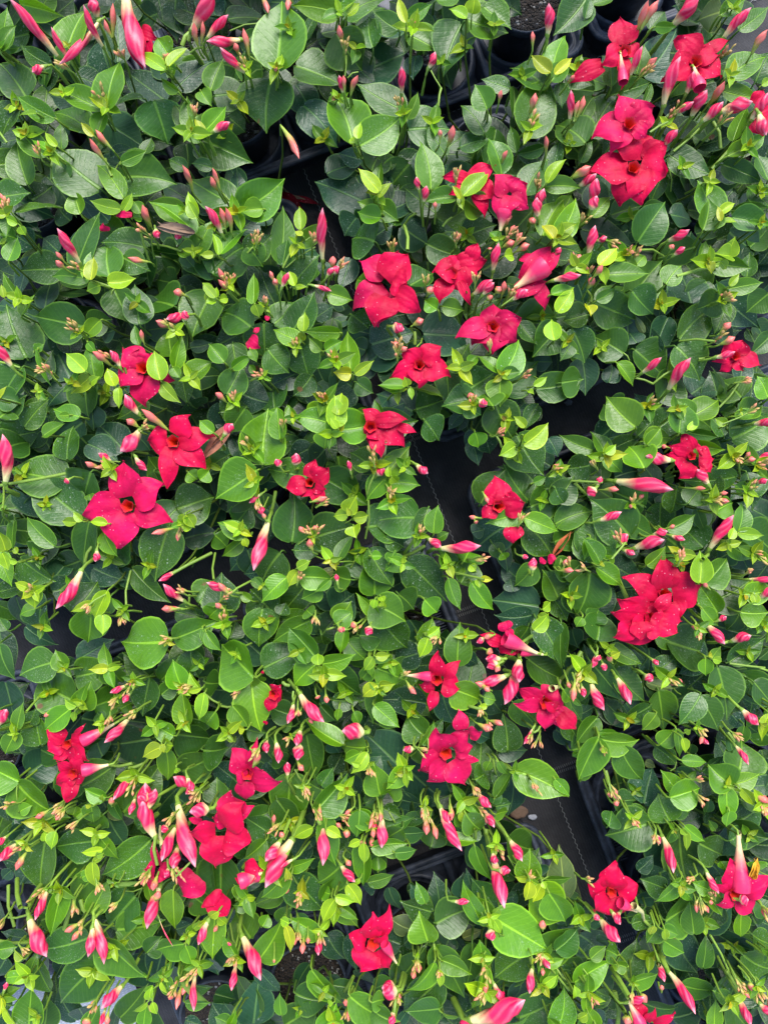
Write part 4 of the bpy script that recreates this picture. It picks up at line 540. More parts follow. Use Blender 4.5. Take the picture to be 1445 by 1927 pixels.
m 44 76 69 66 23  84 66 68 46 20  40 68 20 62 18  104 98 84 113 22  112 98 139 79 22  108 98 104 120 1  46 114 22 136 22  46 134 24 136 20  17 116 37 91 20  43 92 62 126 20  68 90 64 118 16  128 106 144 108 16  0 142 14 132 16  8 12 28 4 9  20 12 10 18 14  140 114 148 116 12  62 18 68 4 16  50 24 44 14 1  40 24 42 12 16  68 18 66 6 14  100 140 125 128 24  142 76 148 70 10  124 112 104 110 18  118 108 118 118 10  2 146 10 130 10  20 15 36 14 12  -2 32 8 36 8  60 0 76 10 10  36 -2 34 4 10
k 46 70 42 42 15  28 66 9 50 9  22 90 28 82 12  60 58 62 42 14  50 92 54 82 14  98 56 88 60 10  114 44 110 36 14  114 130 110 104 22  70 62 64 40 12  32 60 26 50 8  18 100 16 96 8  140 60 138 70 8  144 96 142 84 10  4 116 8 112 12  18 144 26 132 8  84 94 92 88 14  132 78 130 70 12
d 24 54 30 50 8  76 100 92 108 12  84 124 72 140 8  104 98 96 96 10  60 108 76 114 10  120 74 112 86 8  56 86 64 96 8  86 32 78 42 6  16 110 8 102 8
o 130 60 127 23 18  26 80 12 72 14  62 86 76 80 7
R 8 6 7 26 9  46 -4 61 27 9  93 19 102 34 8  82 30 90 66 11  80 80 82 88 8  86 40 94 40 7  109 106 107 124 7  82 116 88 130 6  14 132 12 146 6  17 122 7 123 11  55 61 66 61 5  82 28 84 36 6  66 142 104 128 16  76 0 83 11 6  115 98 121 107 5
P 37 4 37 16 5  40 6 44 19 4  30 102 32 110 5  78 114 77 124 4  115 104 116 112 3  29 106 28 114 4  18 126 17 130 4  1 10 1 18 4  1 0 -2 12 3  116 80 116 74 5  53 0 54 4 4
C 84 22 88 32 6  116 96 112 102 5  78 104 76 116 5  36 0 38 8 6  77 122 74 127 4  31 100 28 112 6  46 106 46 110 3  106 46 108 44 3  17 126 17 132 5
T 77 12 80 30 4  82 4 92 20 2  42 90 43 104 2  43 104 40 106 1  48 102 43 100 1  76 102 80 112 1  80 106 83 118 2  92 30 100 48 1  92 -4 96 4 0  121 106 144 128 2  16 128 15 136 3  20 125 25 122 2  62 148 72 140 10  107 98 108 108 3  70 12 69 20 3  120 44 108 48 1  138 78 146 76 1  88 76 108 100 0  34 90 32 100 1
F 100 134 : 84 132 90 124 8 / 84 134 94 141 8
@ 1045 1527
g 85 46 68 61 12  85 50 93 60 8  88 10 101 20 8  80 12 75 22 9  112 66 113 71 1  100 54 113 71 10  104 53 93 48 9  118 0 116 10 10  74 88 87 96 12  70 78 62 89 11  72 80 83 84 8  24 100 34 92 9  105 120 114 144 1  108 148 109 128 12  118 128 107 122 9  13 116 37 102 16  98 86 94 106 1  22 114 52 130 1  52 116 69 111 13  4 146 4 122 16  15 146 32 148 14  48 106 38 104 8  42 98 34 94 12  -8 52 11 45 9  -4 56 6 74 20  126 70 126 85 12  138 40 134 34 12  144 18 144 4 1  116 40 112 34 10  108 12 104 6 5  12 60 0 60 1  28 148 20 132 10  10 128 16 116 9  145 96 144 76 4  108 38 116 34 3  142 98 146 100 8
y 88 14 89 27 6  85 12 90 16 4  74 80 75 88 5  72 78 80 74 3  20 136 15 141 5  28 146 18 132 9  42 106 38 104 5  22 130 26 136 3  67 78 64 84 5  88 49 86 52 4
m 64 8 35 16 26  79 4 66 -4 20  84 16 92 55 25  75 74 93 63 25  94 83 91 62 14  62 84 42 102 1  56 110 42 110 1  46 113 55 87 16  48 108 58 92 18  118 8 144 18 20  86 118 109 121 15  128 98 148 106 22  98 22 112 29 20  80 2 106 13 20  122 112 118 124 16  110 128 118 108 14  118 130 130 146 20  100 106 102 84 12  60 130 82 133 18  28 122 38 126 12  142 72 136 58 14  36 10 38 0 14  18 116 4 104 16  0 94 15 79 18  10 108 0 106 8  60 66 46 72 14  76 52 84 60 12  52 76 68 74 10  134 84 146 90 14  14 80 14 80 1  34 44 24 34 1  74 52 58 46 14  110 62 100 78 16  118 20 126 12 14
k 72 18 74 42 22  78 80 96 109 22  106 80 144 94 16  122 8 126 30 30  62 94 74 108 20  74 40 60 48 18  102 80 120 62 16  104 92 110 106 16  66 100 60 84 18  20 64 18 72 10  66 58 54 60 12  36 88 28 88 12  88 40 82 62 16  80 140 100 132 18  106 36 112 44 14  32 76 24 68 12  132 56 142 60 12  122 76 128 84 16  134 134 144 130 14  56 40 66 30 10
d 14 100 20 82 12  66 66 60 56 12  10 72 12 76 10  60 112 46 120 12  86 136 98 142 12  122 82 118 72 10  90 110 96 118 10  136 116 146 106 12  112 90 118 100 10
o -6 60 3 22 16  134 62 124 76 8
R 30 73 44 89 10  72 16 80 42 8  76 108 95 138 8  70 102 74 116 6  124 126 133 146 7  102 40 111 56 6  26 70 30 74 5  44 68 40 74 5  125 60 131 60 9  38 68 44 77 6  138 130 148 138 7  48 130 60 126 6  68 16 71 22 5
P 132 116 133 122 4  126 120 132 127 3  48 138 49 146 6  58 124 62 130 5  104 62 107 62 3  95 60 96 69 3  99 62 104 69 3  22 122 27 132 3  140 64 142 72 3  144 124 146 134 3  72 122 72 118 3
C 68 14 67 22 5  122 112 127 122 6  136 118 144 136 8  98 58 98 68 6  52 122 50 130 6  22 122 26 131 4  140 64 144 70 6  20 46 22 46 4  95 44 88 48 1  108 60 104 52 5
T 53 64 60 74 6  60 74 72 86 3  72 86 70 97 3  71 96 76 108 4  69 96 70 104 4  105 84 118 110 2  13 78 26 73 2  38 106 50 126 4  40 122 42 146 4  44 130 48 138 3  124 14 125 28 5  18 106 24 112 1  0 106 10 116 2  132 38 146 44 1  50 136 52 144 1  116 108 124 126 3
F 38 55 : 36 50 42 36 16 / 32 52 22 50 16 / 44 54 56 50 15 / 36 60 26 68 16 / 42 60 42 74 14
T 44 62 55 68 8
F 122 56 : 124 52 122 36 16 / 126 58 135 70 14 / 118 58 110 64 10 / 130 54 146 46 12 / 118 52 108 50 7
F 60 144 : 56 140 52 132 14 / 62 142 68 134 7 / 70 144 82 138 8 / 60 146 60 156 16
@ 700 382
V 118 42 97 58 15  90 4 87 19 11
@ 1045 1527
V 126 54 124 16 13  58 146 49 128 9
@ 1045 0
V 46 56 44 36 7  98 60 94 46 9
@ 350 1527
V 36 48 52 42 11
@ 700 1146
V 90 20 112 30 11
@ 0 0
F 95 24 : 90 20 96 44 12 / 96 20 106 25 9 / 98 26 103 40 9
@ 1045 0
F 138 76 : 134 68 142 61 10 / 138 76 147 72 12 / 134 82 142 91 12"""
K = 400.0 / 144.5
items = []; flowers = []
ox = oy = 0
for line in DATA.splitlines():
    tk = line.split()
    if not tk: continue
    if tk[0] == '@': ox, oy = float(tk[1]), float(tk[2]); continue
    X = lambda x: ox + float(x) * K
    Y = lambda y: oy + float(y) * K
    if tk[0] == 'F':
        hd, body = line.split(':'); hd = hd.split()
        ps = []
        for q in body.split('/'):
            a = q.split(); ps.append((X(a[0]), Y(a[1]), X(a[2]), Y(a[3]), float(a[4]) * K))
        flowers.append((X(hd[1]), Y(hd[2]), ps)); continue
    kind = None; buf = []
    for q in tk:
        if q.isalpha(): kind = q; continue
        buf.append(float(q))
        if len(buf) == 5:
            a = buf; buf = []
            if kind in 'gymdko' and a[4] < 4: continue
            if a[4] < 1: continue
            L = math.hypot(a[2] - a[0], a[3] - a[1]) * K
            if L < 5: continue
            items.append([kind, ox + a[0] * K, oy + a[1] * K, ox + a[2] * K, oy + a[3] * K, a[4] * K])
# the tiles overlap: drop things traced twice
clean = []
for it in items:
    cx, cy = (it[1] + it[3]) / 2, (it[2] + it[4]) / 2; L = math.hypot(it[3] - it[1], it[4] - it[2])
    dup = False
    for o in clean:
        if (o[0] in 'RPCTV') != (it[0] in 'RPCTV') or (it[0] in 'RPCTV' and o[0] != it[0]): continue
        L2 = math.hypot(o[3] - o[1], o[4] - o[2]); s = 0.22 * min(max(L, it[5]), max(L2, o[5]))
        if math.hypot((o[1] + o[3]) / 2 - cx, (o[2] + o[4]) / 2 - cy) < s:
            dup = True; break
    if not dup: clean.append(it)
items = clean

GAPS = [
 [(470,245),(520,255),(560,240),(600,275),(650,285),(655,300),(610,340),(600,360),(655,420),(665,470),(690,500),(680,520),(640,520),(620,480),(600,440),(590,400),(520,400),(480,330)],
 [(830,180),(870,135),(900,60),(960,70),(1000,40),(1060,40),(1100,0),(1260,0),(1160,70),(1080,110),(960,150),(960,180),(870,200),(840,230)],
 [(760,130),(800,140),(840,160),(820,200),(770,190)],
 [(985,760),(1080,740),(1140,690),(1185,710),(1150,790),(1060,820),(1040,840),(1000,790)],
 [(780,810),(840,830),(880,840),(905,870),(890,900),(900,960),(890,1000),(905,1020),(940,1110),(960,1160),(985,1190),(1010,1270),(1000,1290),(960,1200),(900,1190),(850,1180),(810,1140),(830,1120),(870,1100),(870,1060),(845,1010),(830,960),(790,880)],
 [(960,1300),(1010,1370),(1090,1400),(1090,1450),(1150,1640),(1160,1700),(1110,1690),(1060,1590),(1000,1540),(975,1470),(980,1400)],
 [(100,1170),(210,1190),(260,1200),(300,1080),(380,1060),(440,1080),(470,1110),(330,1160),(300,1200),(215,1230),(190,1260),(130,1240),(50,1260),(40,1240)],
 [(730,1580),(780,1590),(840,1600),(870,1640),(840,1660),(740,1690),(680,1720),(680,1700),(720,1640)],
 [(655,1700),(680,1660),(750,1650),(745,1700),(680,1740)],
 [(570,1720),(620,1790),(700,1850),(560,1830),(470,1800),(430,1760)],
 [(400,1830),(330,1900),(290,1927),(450,1927)],
 [(0,1630),(60,1680),(60,1740),(20,1810),(60,1850),(110,1870),(0,1860)],
 [(90,1880),(160,1900),(260,1900),(250,1927),(80,1927)],
 [(1085,1440),(1150,1440),(1150,1560),(1190,1640),(1110,1600)],
 [(1190,1390),(1240,1380),(1240,1420),(1200,1430)],
 [(1155,1700),(1190,1740),(1170,1800),(1160,1760)],
]
def inpoly(x, y, P):
    c = False; j = len(P) - 1
    for i in range(len(P)):
        if (P[i][1] > y) != (P[j][1] > y) and x < (P[j][0] - P[i][0]) * (y - P[i][1]) / (P[j][1] - P[i][1]) + P[i][0]: c = not c
        j = i
    return c
def ingap(x, y): return any(inpoly(x, y, P) for P in GAPS)

# ------------------------------------------------------------------ the ground
def sheet(name, pts, z, m, kind='structure'):
    mb = MB(); mb.add([(x, y, z) for x, y in pts], [tuple(range(len(pts)))]); o = mb.build(name, m, smooth=False)
    tag(o, kind=kind); return o
ground = sheet('ground', [(-6, -6), (6, -6), (6, 6), (-6, 6)], 0.0, FABRIC)
e1 = un(130, 1520, 0.004); e2 = un(272, 1900, 0.004); dv = (e2 - e1) / np.linalg.norm(e2 - e1); du = np.array([dv[1], -dv[0], 0])
if du[0] > 0: du = -du
q = [e1, e1 + dv * 2.0, e1 + dv * 2.0 + du * 3.0, e1 + du * 3.0]
path = sheet('path', [(p[0], p[1]) for p in q][::-1], 0.004, MAT_W)
def thread(px0, px1, wavy, col, width=0.0011):
    a = un(px0[0], px0[1], 0.002); b = un(px1[0], px1[1], 0.002); L = np.linalg.norm(b - a); d = (b - a) / L; s = np.array([-d[1], d[0], 0])
    mb = MB(); n = int(L / 0.0016)
    if wavy:
        pts = [a + d * L * i / n + s * 0.0011 * math.sin(i * 1.15) for i in range(n + 1)]
        V = []
        for p in pts: V += [p - s * width / 2, p + s * width / 2]
        V = np.array(V); mb.add(V, grid_faces(n + 1, 2), col)
    else:
        for i in range(0, n, 2):
            p = a + d * L * i / n
            for off in (-0.0035, 0.0035):
                c = p + s * off
                mb.add([c - d * .0004 - s * .0021, c + d * .0004 - s * .0021, c + d * .0004 + s * .0021, c - d * .0004 + s * .0021], [(0, 1, 2, 3)], col)
    o = mb.build('stitching', THREAD, parent=ground, smooth=False); return o
G = (0.26, 0.26, 0.25)
for dx in (-1550, -775, 0, 775):
    thread((540 + dx, 240 + dx * 0.02), (1290 + dx, 2100 + dx * 0.02), True, G)
thread((-100, 560), (1500, -30), True, G)
for k in range(-3, 4):
    thread((-200, 1165 + 372 + k * 362), (1500, 925 + 0 + k * 362), False, (0.22, 0.22, 0.21))

# ------------------------------------------------------------------ trays
TW, TL = 372, 560
tray_spots = []
for u0, v0 in [(158, 0), (546, 0), (158, 577), (546, 577), (130, -642), (520, -642), (300, -1234 + 0), (-92, -1234), (-315, 48), (-705, 48), (-315, 640), (-705, 640),
               (-318, -624), (-708, -624), (-1096, 30), (-490, -1222), (690, -1234), (-1098, -640)]:
    tray_spots.append((u0, v0))
def rrect(w, l, r, n=6):
    P = []
    for cx, cy, a0 in ((w / 2 - r, l / 2 - r, 0), (-w / 2 + r, l / 2 - r, 90), (-w / 2 + r, -l / 2 + r, 180), (w / 2 - r, -l / 2 + r, 270)):
        for i in range(n + 1):
            a = R(a0 + 90 * i / n); P.append((cx + r * math.cos(a), cy + r * math.sin(a)))
    return P
def tray_mesh():
    w, l = TW / UV_S, TL / UV_S
    mb = MB()
    prof = [(-0.014, 0.002), (-0.006, 0.040), (-0.004, 0.050), (0.0, 0.051), (0.0015, 0.0535), (0.0, RIM - 0.001), (-0.003, RIM), (-0.0065, RIM - 0.0012), (-0.008, 0.052), (-0.011, 0.0515), (-0.013, 0.053), (-0.0155, 0.0515),
            (-0.018, 0.044), (-0.022, 0.012), (-0.026, 0.008)]
    V = []; n = None
    for off, z in prof:
        P = rrect(w + 2 * off, l + 2 * off, 0.030 + max(off, -0.022))
        n = len(P); V += [(x, y, z) for x, y in P]
    mb.add(V, grid_faces(len(prof), n, True))
    P = rrect(w - 0.052, l - 0.052, 0.008); mb.add([(x, y, 0.008) for x, y in P], [tuple(range(len(P)))])
    P = rrect(w - 0.028, l - 0.028, 0.016); mb.add([(x, y, 0.002) for x, y in P][::-1], [tuple(range(len(P)))])
    # dividers between the six pockets
    def bar(x0, y0, x1, y1, z0, z1, th):
        d = np.array([x1 - x0, y1 - y0]); d = d / np.linalg.norm(d); s = np.array([-d[1], d[0]]) * th / 2
        sec = [(-1.6, z0), (-1, z1 - .003), (-.7, z1), (.7, z1), (1, z1 - .003), (1.6, z0)]
        VV = []
        for (x, y) in ((x0, y0), (x1, y1)):
            for k, z in sec: VV.append((x + s[0] * k, y + s[1] * k, z))
        mb.add(VV, grid_faces(2, 6))
    bar(0, -l / 2 + .016, 0, l / 2 - .016, 0.009, 0.040, 0.010)
    for y in (-l / 6, l / 6): bar(-w / 2 + .016, y, w / 2 - .016, y, 0.009, 0.0385, 0.010)
    # pocket rings
    for sx in (-1, 1):
        for sy in (-1, 0, 1):
            cx, cy = sx * w * 0.235, sy * l * 0.315
            VV = []
            for r_, z in ((0.056, 0.0375), (0.059, 0.0410), (0.0625, 0.0375), (0.066, 0.030)):
                for j in range(28):
                    a = 2 * math.pi * j / 28; VV.append((cx + r_ * math.cos(a), cy + r_ * math.sin(a), z))
            mb.add(VV, grid_faces(4, 28, True))
    # ribs on the deck
    for sx in (-1, 1):
        for k in range(9):
            for y in (-l / 6, l / 6):
                x = sx * (w * 0.43) + sx * 0.0 ; yy = y + (k - 4) * 0.004
                bar(x - 0.011, yy, x + 0.011, yy, 0.030, 0.0405, 0.0013)
    return mb
tray0 = None; pot_spots = []; tray_things = []
def onframe(p, m): 
    x, y = proj(p); return -m < x < PW + m and -m < y < PH + m
def place_words(px, py):
    fx, fy = px / PW, py / PH
    h = ['at far left', 'left', 'left of centre', 'central', 'right of centre', 'right', 'at far right'][max(0, min(6, int(fx * 7)))]
    v = ['along the top edge', 'a tenth down', 'a quarter down', 'a third down', 'just above mid height', 'just below mid height', 'two thirds down', 'three quarters down', 'nine tenths down', 'along the bottom edge'][max(0, min(9, int(fy * 10)))]
    return h, v
used_labels = set()
for u0, v0 in tray_spots:
    cx, cy = uv2w(u0 + TW / 2, v0 + TL / 2)
    corners = [uv2w(u0 + a * TW, v0 + b * TL) for a in (0, .5, 1) for b in (0, .5, 1)]
    if not any(onframe((x, y, RIM), -5) for x, y in corners): continue
    if tray0 is None:
        o = tray_mesh().build('plant_tray', PLASTIC); tray0 = o
    else:
        o = tray0.copy(); link(o)
    o.location = (cx, cy, 0.0); o.rotation_euler = (0, 0, AR)
    px, py = proj((cx, cy, RIM)); h, v = place_words(min(max(px, 0), PW), min(max(py, 0), PH))
    tray_things.append((o, 'black plastic carry tray under plants, %s, %s' % (h, v), px, py))
    for a in (-1, 1):
        for b in (-1, 0, 1):
            pu, pv = u0 + TW / 2 + a * TW * 0.235, v0 + TL / 2 + b * TL * 0.315
            x, y = uv2w(pu, pv)
            pot_spots.append((x, y))
pot_spots = [p for p in pot_spots if onframe((p[0], p[1], 0.22), 40) or onframe((p[0], p[1], 0.09), 90)]

# ------------------------------------------------------------------ plants: roots, pots
PZ = 0.010
def lathe(mb, prof, n=40, col=(1, 1, 1)):
    V = []
    for r_, z in prof:
        for j in range(n):
            a = 2 * math.pi * j / n; V.append((r_ * math.cos(a), r_ * math.sin(a), z))
    mb.add(V, grid_faces(len(prof), n, True), col)
def pot_mesh():
    mb = MB()
    lathe(mb, [(0.0005, 0.0), (0.036, 0.0), (0.038, 0.002), (0.050, 0.078), (0.0515, 0.079), (0.0535, 0.082), (0.0545, 0.094), (0.0535, 0.096), (0.0515, 0.0955), (0.0508, 0.093), (0.048, 0.074)])
    return mb
def soil_mesh():
    mb = MB(); nr, n = 9, 30; V = []
    r2 = random.Random(3)
    for i in range(nr):
        r_ = 0.0493 * i / (nr - 1) + 0.0002
        for j in range(n):
            a = 2 * math.pi * j / n; V.append((r_ * math.cos(a), r_ * math.sin(a), 0.083 + (r2.random() - .5) * 0.004 * (i > 0) - 0.002 * (i == nr - 1)))
    mb.add(V, grid_faces(nr, n, True)); return mb
class Plant: pass
plants = []
pot0 = soil0 = None
for i, (x, y) in enumerate(pot_spots):
    P = Plant(); P.x, P.y = x, y
    P.root = empty('flowering_plant', (x, y, PZ), rnd.uniform(0, 0.001))
    if pot0 is None:
        pot0 = pot_mesh().build('pot', PLASTIC, P.root); soil0 = soil_mesh().build('soil', SOIL, pot0)
    else:
        po = pot0.copy(); link(po); po.parent = P.root
        so = soil0.copy(); link(so); so.parent = po
    P.leaves = []; P.young = []; P.F = []; P.B = []; P.stems = MB(); P.nodes = []
    plants.append(P)
PX = np.array([[p.x, p.y] for p in plants])
def nearest(p):
    return plants[int(np.argmin(np.hypot(PX[:, 0] * 1.0 - p[0], PX[:, 1] - p[1])))]

# ------------------------------------------------------------------ leaves
TT = np.array([0, .03, .09, .18, .30, .44, .58, .70, .80, .88, .94, 1.0])
HW = np.array([.12, .46, .73, .93, 1.0, .96, .83, .61, .36, .17, .075, .005])
BK = np.array([-.035, -.03, -.022, -.01, 0, 0, 0, 0, 0, 0, 0, 0])
UU = np.array([-1, -.66, -.33, 0, .33, .66, 1.0])
LF = grid_faces(len(TT), len(UU))[:, ::-1]
TG, UG = np.meshgrid(TT, UU, indexing='ij'); HG = np.repeat(HW[:, None], len(UU), 1); BG = np.repeat(BK[:, None], len(UU), 1)
def leaf_verts(B, T, W, roll, fold, arch, rip, tipd, ph, shift=0.0):
    a = T - B; L = np.linalg.norm(a); ad = a / L
    s = np.cross(np.array([0, 0, 1.0]), ad); s /= np.linalg.norm(s) + 1e-9; s = rot(s, ad, roll); n = np.cross(ad, s)
    if n[2] < 0: n = -n; s = -s
    t = TG + BG * np.abs(UG) ** 1.5; hw = HG * W / 2
    asym = 1 + shift * np.sign(UG)
    au = np.abs(UG)
    h = fold * W * (au * HG) * (0.35 + 0.65 * au * (2 - au)) + arch * L * (4 * t * (1 - t)) ** 1 * (1 - .25 * au) - tipd * L * np.clip(TG - .75, 0, 1) ** 2 * 6
    h = h + rip * W * (au ** 2) * np.sin(ph + TG * 9 + UG * 1.3) + rip * .5 * W * au * np.sin(ph * 2 + TG * 17)
    curve = 0.05 * math.sin(ph * 3) * L * (4 * TG * (1 - TG))
    V = B + a * t[..., None] + s * (UG * hw * asym + curve)[..., None] + n * h[..., None]
    return V.reshape(-1, 3)
E_UV = np.stack([(np.abs(UG) * HG).ravel(), TG.ravel()], 1)
def add_leaf(mb, *a, col=(0, 1, 0), r=0.5):
    V = leaf_verts(*a)
    e = np.stack([np.abs(UG).ravel(), np.full(UG.size, r)], 1)
    mb.add(V, LF, col, E_UV, e)
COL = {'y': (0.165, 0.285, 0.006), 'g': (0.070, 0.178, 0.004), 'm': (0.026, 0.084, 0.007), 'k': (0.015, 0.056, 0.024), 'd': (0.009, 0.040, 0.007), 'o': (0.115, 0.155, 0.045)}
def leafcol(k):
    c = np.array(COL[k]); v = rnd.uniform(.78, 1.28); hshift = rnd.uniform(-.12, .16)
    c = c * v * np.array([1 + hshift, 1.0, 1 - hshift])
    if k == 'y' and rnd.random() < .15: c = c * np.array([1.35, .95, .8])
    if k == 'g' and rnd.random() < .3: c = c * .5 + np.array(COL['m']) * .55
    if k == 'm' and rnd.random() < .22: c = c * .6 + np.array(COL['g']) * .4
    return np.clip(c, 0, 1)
CELL = 9
HM = {}
def cells(cx, cy, rx, ry, ang):
    out = []; m = max(rx, ry); ca, sa = math.cos(ang), math.sin(ang)
    for i in range(int((cx - m) // CELL), int((cx + m) // CELL) + 1):
        for j in range(int((cy - m) // CELL), int((cy + m) // CELL) + 1):
            dx, dy = (i + .5) * CELL - cx, (j + .5) * CELL - cy
            x, y = dx * ca + dy * sa, -dx * sa + dy * ca
            if (x / rx) ** 2 + (y / ry) ** 2 < 1: out.append((i, j))
    return out or [(int(cx // CELL), int(cy // CELL))]
def stack(cx, cy, rx, ry, ang, base, gap, cap):
    cs = cells(cx, cy, rx * .92, ry * .88, ang)
    v = sorted(HM.get(c, 0) for c in cs); z = max(base, v[int(len(v) * .9)] + gap); z = min(z, cap)
    for c in cs: HM[c] = max(HM.get(c, 0), z)
    return z
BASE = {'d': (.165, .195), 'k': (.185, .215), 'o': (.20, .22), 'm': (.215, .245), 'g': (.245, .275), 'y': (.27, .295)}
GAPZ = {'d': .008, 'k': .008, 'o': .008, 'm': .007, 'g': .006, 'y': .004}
order = ['d', 'k', 'o', 'm', 'g']
def petiole(P, B, dirn, r=0.0011, col=(0.10, 0.20, 0.02), ln=0.028):
    d = np.array([dirn[0], dirn[1], 0]); d = d / (np.linalg.norm(d) + 1e-9)
    c = np.array([P.x, P.y, B[2]]) - B; c[2] = 0; c = c / (np.linalg.norm(c) + 1e-6)
    p1 = B - d * ln * .22 + np.array([0, 0, -ln * .18]); p2 = p1 - d * ln * .06 + c * ln * .08 + np.array([0, 0, -ln * .8]); p3 = p2 + c * ln * .25 + np.array([0, 0, -ln * 1.3])
    tube(P.stems, [B, p1, p2, p3], [r * .8, r, r * 1.2, r * 1.3], col, 5)
def do_leaf(it):
    k, bx, by, tx, ty, W = it
    L = math.hypot(tx - bx, ty - by); cx, cy = (bx + tx) / 2, (by + ty) / 2; ang = math.atan2(ty - by, tx - bx)
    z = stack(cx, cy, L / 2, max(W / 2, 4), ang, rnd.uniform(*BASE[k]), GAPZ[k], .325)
    s = (CZ - z) / F
    real = max(L, W * (1.12 if k != 'y' else 1.5)); dz = math.sqrt(max(0, real * real - L * L)) * .75
    dz = -min(dz, .55 * real) if k != 'y' or rnd.random() < .5 else min(dz, .5 * real)
    dz += rnd.uniform(-.30, .14) * L
    dz *= s
    zb, zt = z - dz * .35, z + dz * .5
    if k in 'gmk': tx, ty = tx + (tx - bx) * .05, ty + (ty - by) * .05
    B = un(bx, by, zb); T = un(tx, ty, zt); Ww = W * s * (1.15 if k != 'y' else 1.1)
    roll = rnd.uniform(-.38, .38)
    lim = .50 if k in 'gmkd' else .36
    if W < lim * L:
        a = math.acos(max(.35, W / (lim * L))); Ww = W * s * 1.06 / math.cos(a); roll = a * rnd.choice((-1, 1))
    fold = {'y': rnd.uniform(.12, .34), 'g': rnd.uniform(.08, .34), 'm': rnd.uniform(.02, .26), 'k': rnd.uniform(-.04, .16), 'd': rnd.uniform(.0, .2), 'o': -.12}[k]
    P = nearest((B + T) / 2 * .4 + B * .6)
    args = (B, T, Ww, roll, fold, rnd.uniform(-.02, .09), rnd.uniform(.008, .035), rnd.uniform(0, .12), rnd.uniform(0, 6.3), rnd.uniform(-.07, .07))
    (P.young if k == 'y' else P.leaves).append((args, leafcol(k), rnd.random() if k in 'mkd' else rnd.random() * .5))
    d = T - B
    if k in 'gym': petiole(P, B, d, .0009 if k == 'y' else .0012, (0.14, 0.24, 0.02) if k != 'm' else (.07, .15, .02), .009 if k == 'y' else .014)
    if k in 'gy': P.nodes.append(B)

# filler leaves low in each plant first, mostly darkest greens to paint deep shade, where the photo shows foliage
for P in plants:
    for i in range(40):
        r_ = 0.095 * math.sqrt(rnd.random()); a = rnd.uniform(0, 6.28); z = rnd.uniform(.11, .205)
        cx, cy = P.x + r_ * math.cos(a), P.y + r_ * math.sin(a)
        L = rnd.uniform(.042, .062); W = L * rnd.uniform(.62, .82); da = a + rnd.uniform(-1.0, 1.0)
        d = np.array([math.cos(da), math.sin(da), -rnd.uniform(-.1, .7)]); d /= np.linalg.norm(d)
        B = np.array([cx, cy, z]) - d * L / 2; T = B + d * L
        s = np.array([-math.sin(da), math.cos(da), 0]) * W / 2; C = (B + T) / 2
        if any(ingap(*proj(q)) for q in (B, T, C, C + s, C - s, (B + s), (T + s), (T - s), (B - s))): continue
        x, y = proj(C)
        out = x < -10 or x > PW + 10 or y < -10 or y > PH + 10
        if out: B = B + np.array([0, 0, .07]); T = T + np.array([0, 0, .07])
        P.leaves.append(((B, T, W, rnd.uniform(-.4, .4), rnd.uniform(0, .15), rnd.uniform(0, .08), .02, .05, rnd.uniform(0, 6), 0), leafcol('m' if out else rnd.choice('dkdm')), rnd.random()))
for k in order:
    for it in items:
        if it[0] == k: do_leaf(it)

# ------------------------------------------------------------------ open flowers
RED = (0.64, 0.0006, 0.052); PINK = (0.70, 0.03, 0.12); DARK = (0.34, 0.002, 0.025); ROSE = (0.66, 0.004, 0.082)
PT = np.array([0, .10, .22, .36, .50, .62, .73, .82, .90, .96, 1.0])
PH_ = np.array([.66, .82, .94, 1.0, .98, .87, .69, .48, .27, .11, .004])
PU = np.array([-1, -.7, -.4, -.15, .15, .4, .7, 1.0]); PF = grid_faces(len(PT), len(PU))[:, ::-1]
PTG, PUG = np.meshgrid(PT, PU, indexing='ij'); PHG = np.repeat(PH_[:, None], len(PU), 1)
PHG = PHG.copy(); PHG[:, 0] *= 1; 
def petal(mb, B, T, W, col, sk, ph, cup, recurve, lift):
    a = T - B; L = np.linalg.norm(a); ad = a / L
    s = np.cross(np.array([0, 0, 1.0]), ad); s /= np.linalg.norm(s) + 1e-9; n = np.cross(ad, s)
    # one side of the tip runs straight, the other is rounded: the pinwheel petal
    side = np.where(PUG * sk > 0, 1.0 - .5 * np.clip(PTG - .45, 0, 1) * 1.8, 1.0)
    hw = PHG * W / 2 * side
    ends = .10 * W * sk * np.clip(PTG - .4, 0, 1) * 1.6
    h = lift * L * (4 * PTG * (1 - PTG)) - recurve * L * PTG ** 3 + cup * W * PUG ** 2 * PHG * (1 - PTG * 1.3)
    h = h + .060 * W * np.sin(ph + PTG * 9 + PUG * 2.2) * np.abs(PUG) + .022 * W * np.sin(ph * 1.7 + PUG * 7 + PTG * 3)
    h = h + .13 * W * sk * PUG * (.3 + .7 * PTG)
    V = B + a * PTG[..., None] + s * (PUG * hw - ends * (1 - PTG) * 0 + ends * (1 - np.abs(PUG)) * .5)[..., None] + n * h[..., None]
    mb.add(V.reshape(-1, 3), PF, col, np.stack([(PUG * PHG * .5 + .5).ravel(), PTG.ravel()], 1))
SHADE = {12: DARK, 3: PINK, 13: PINK, 14: RED}
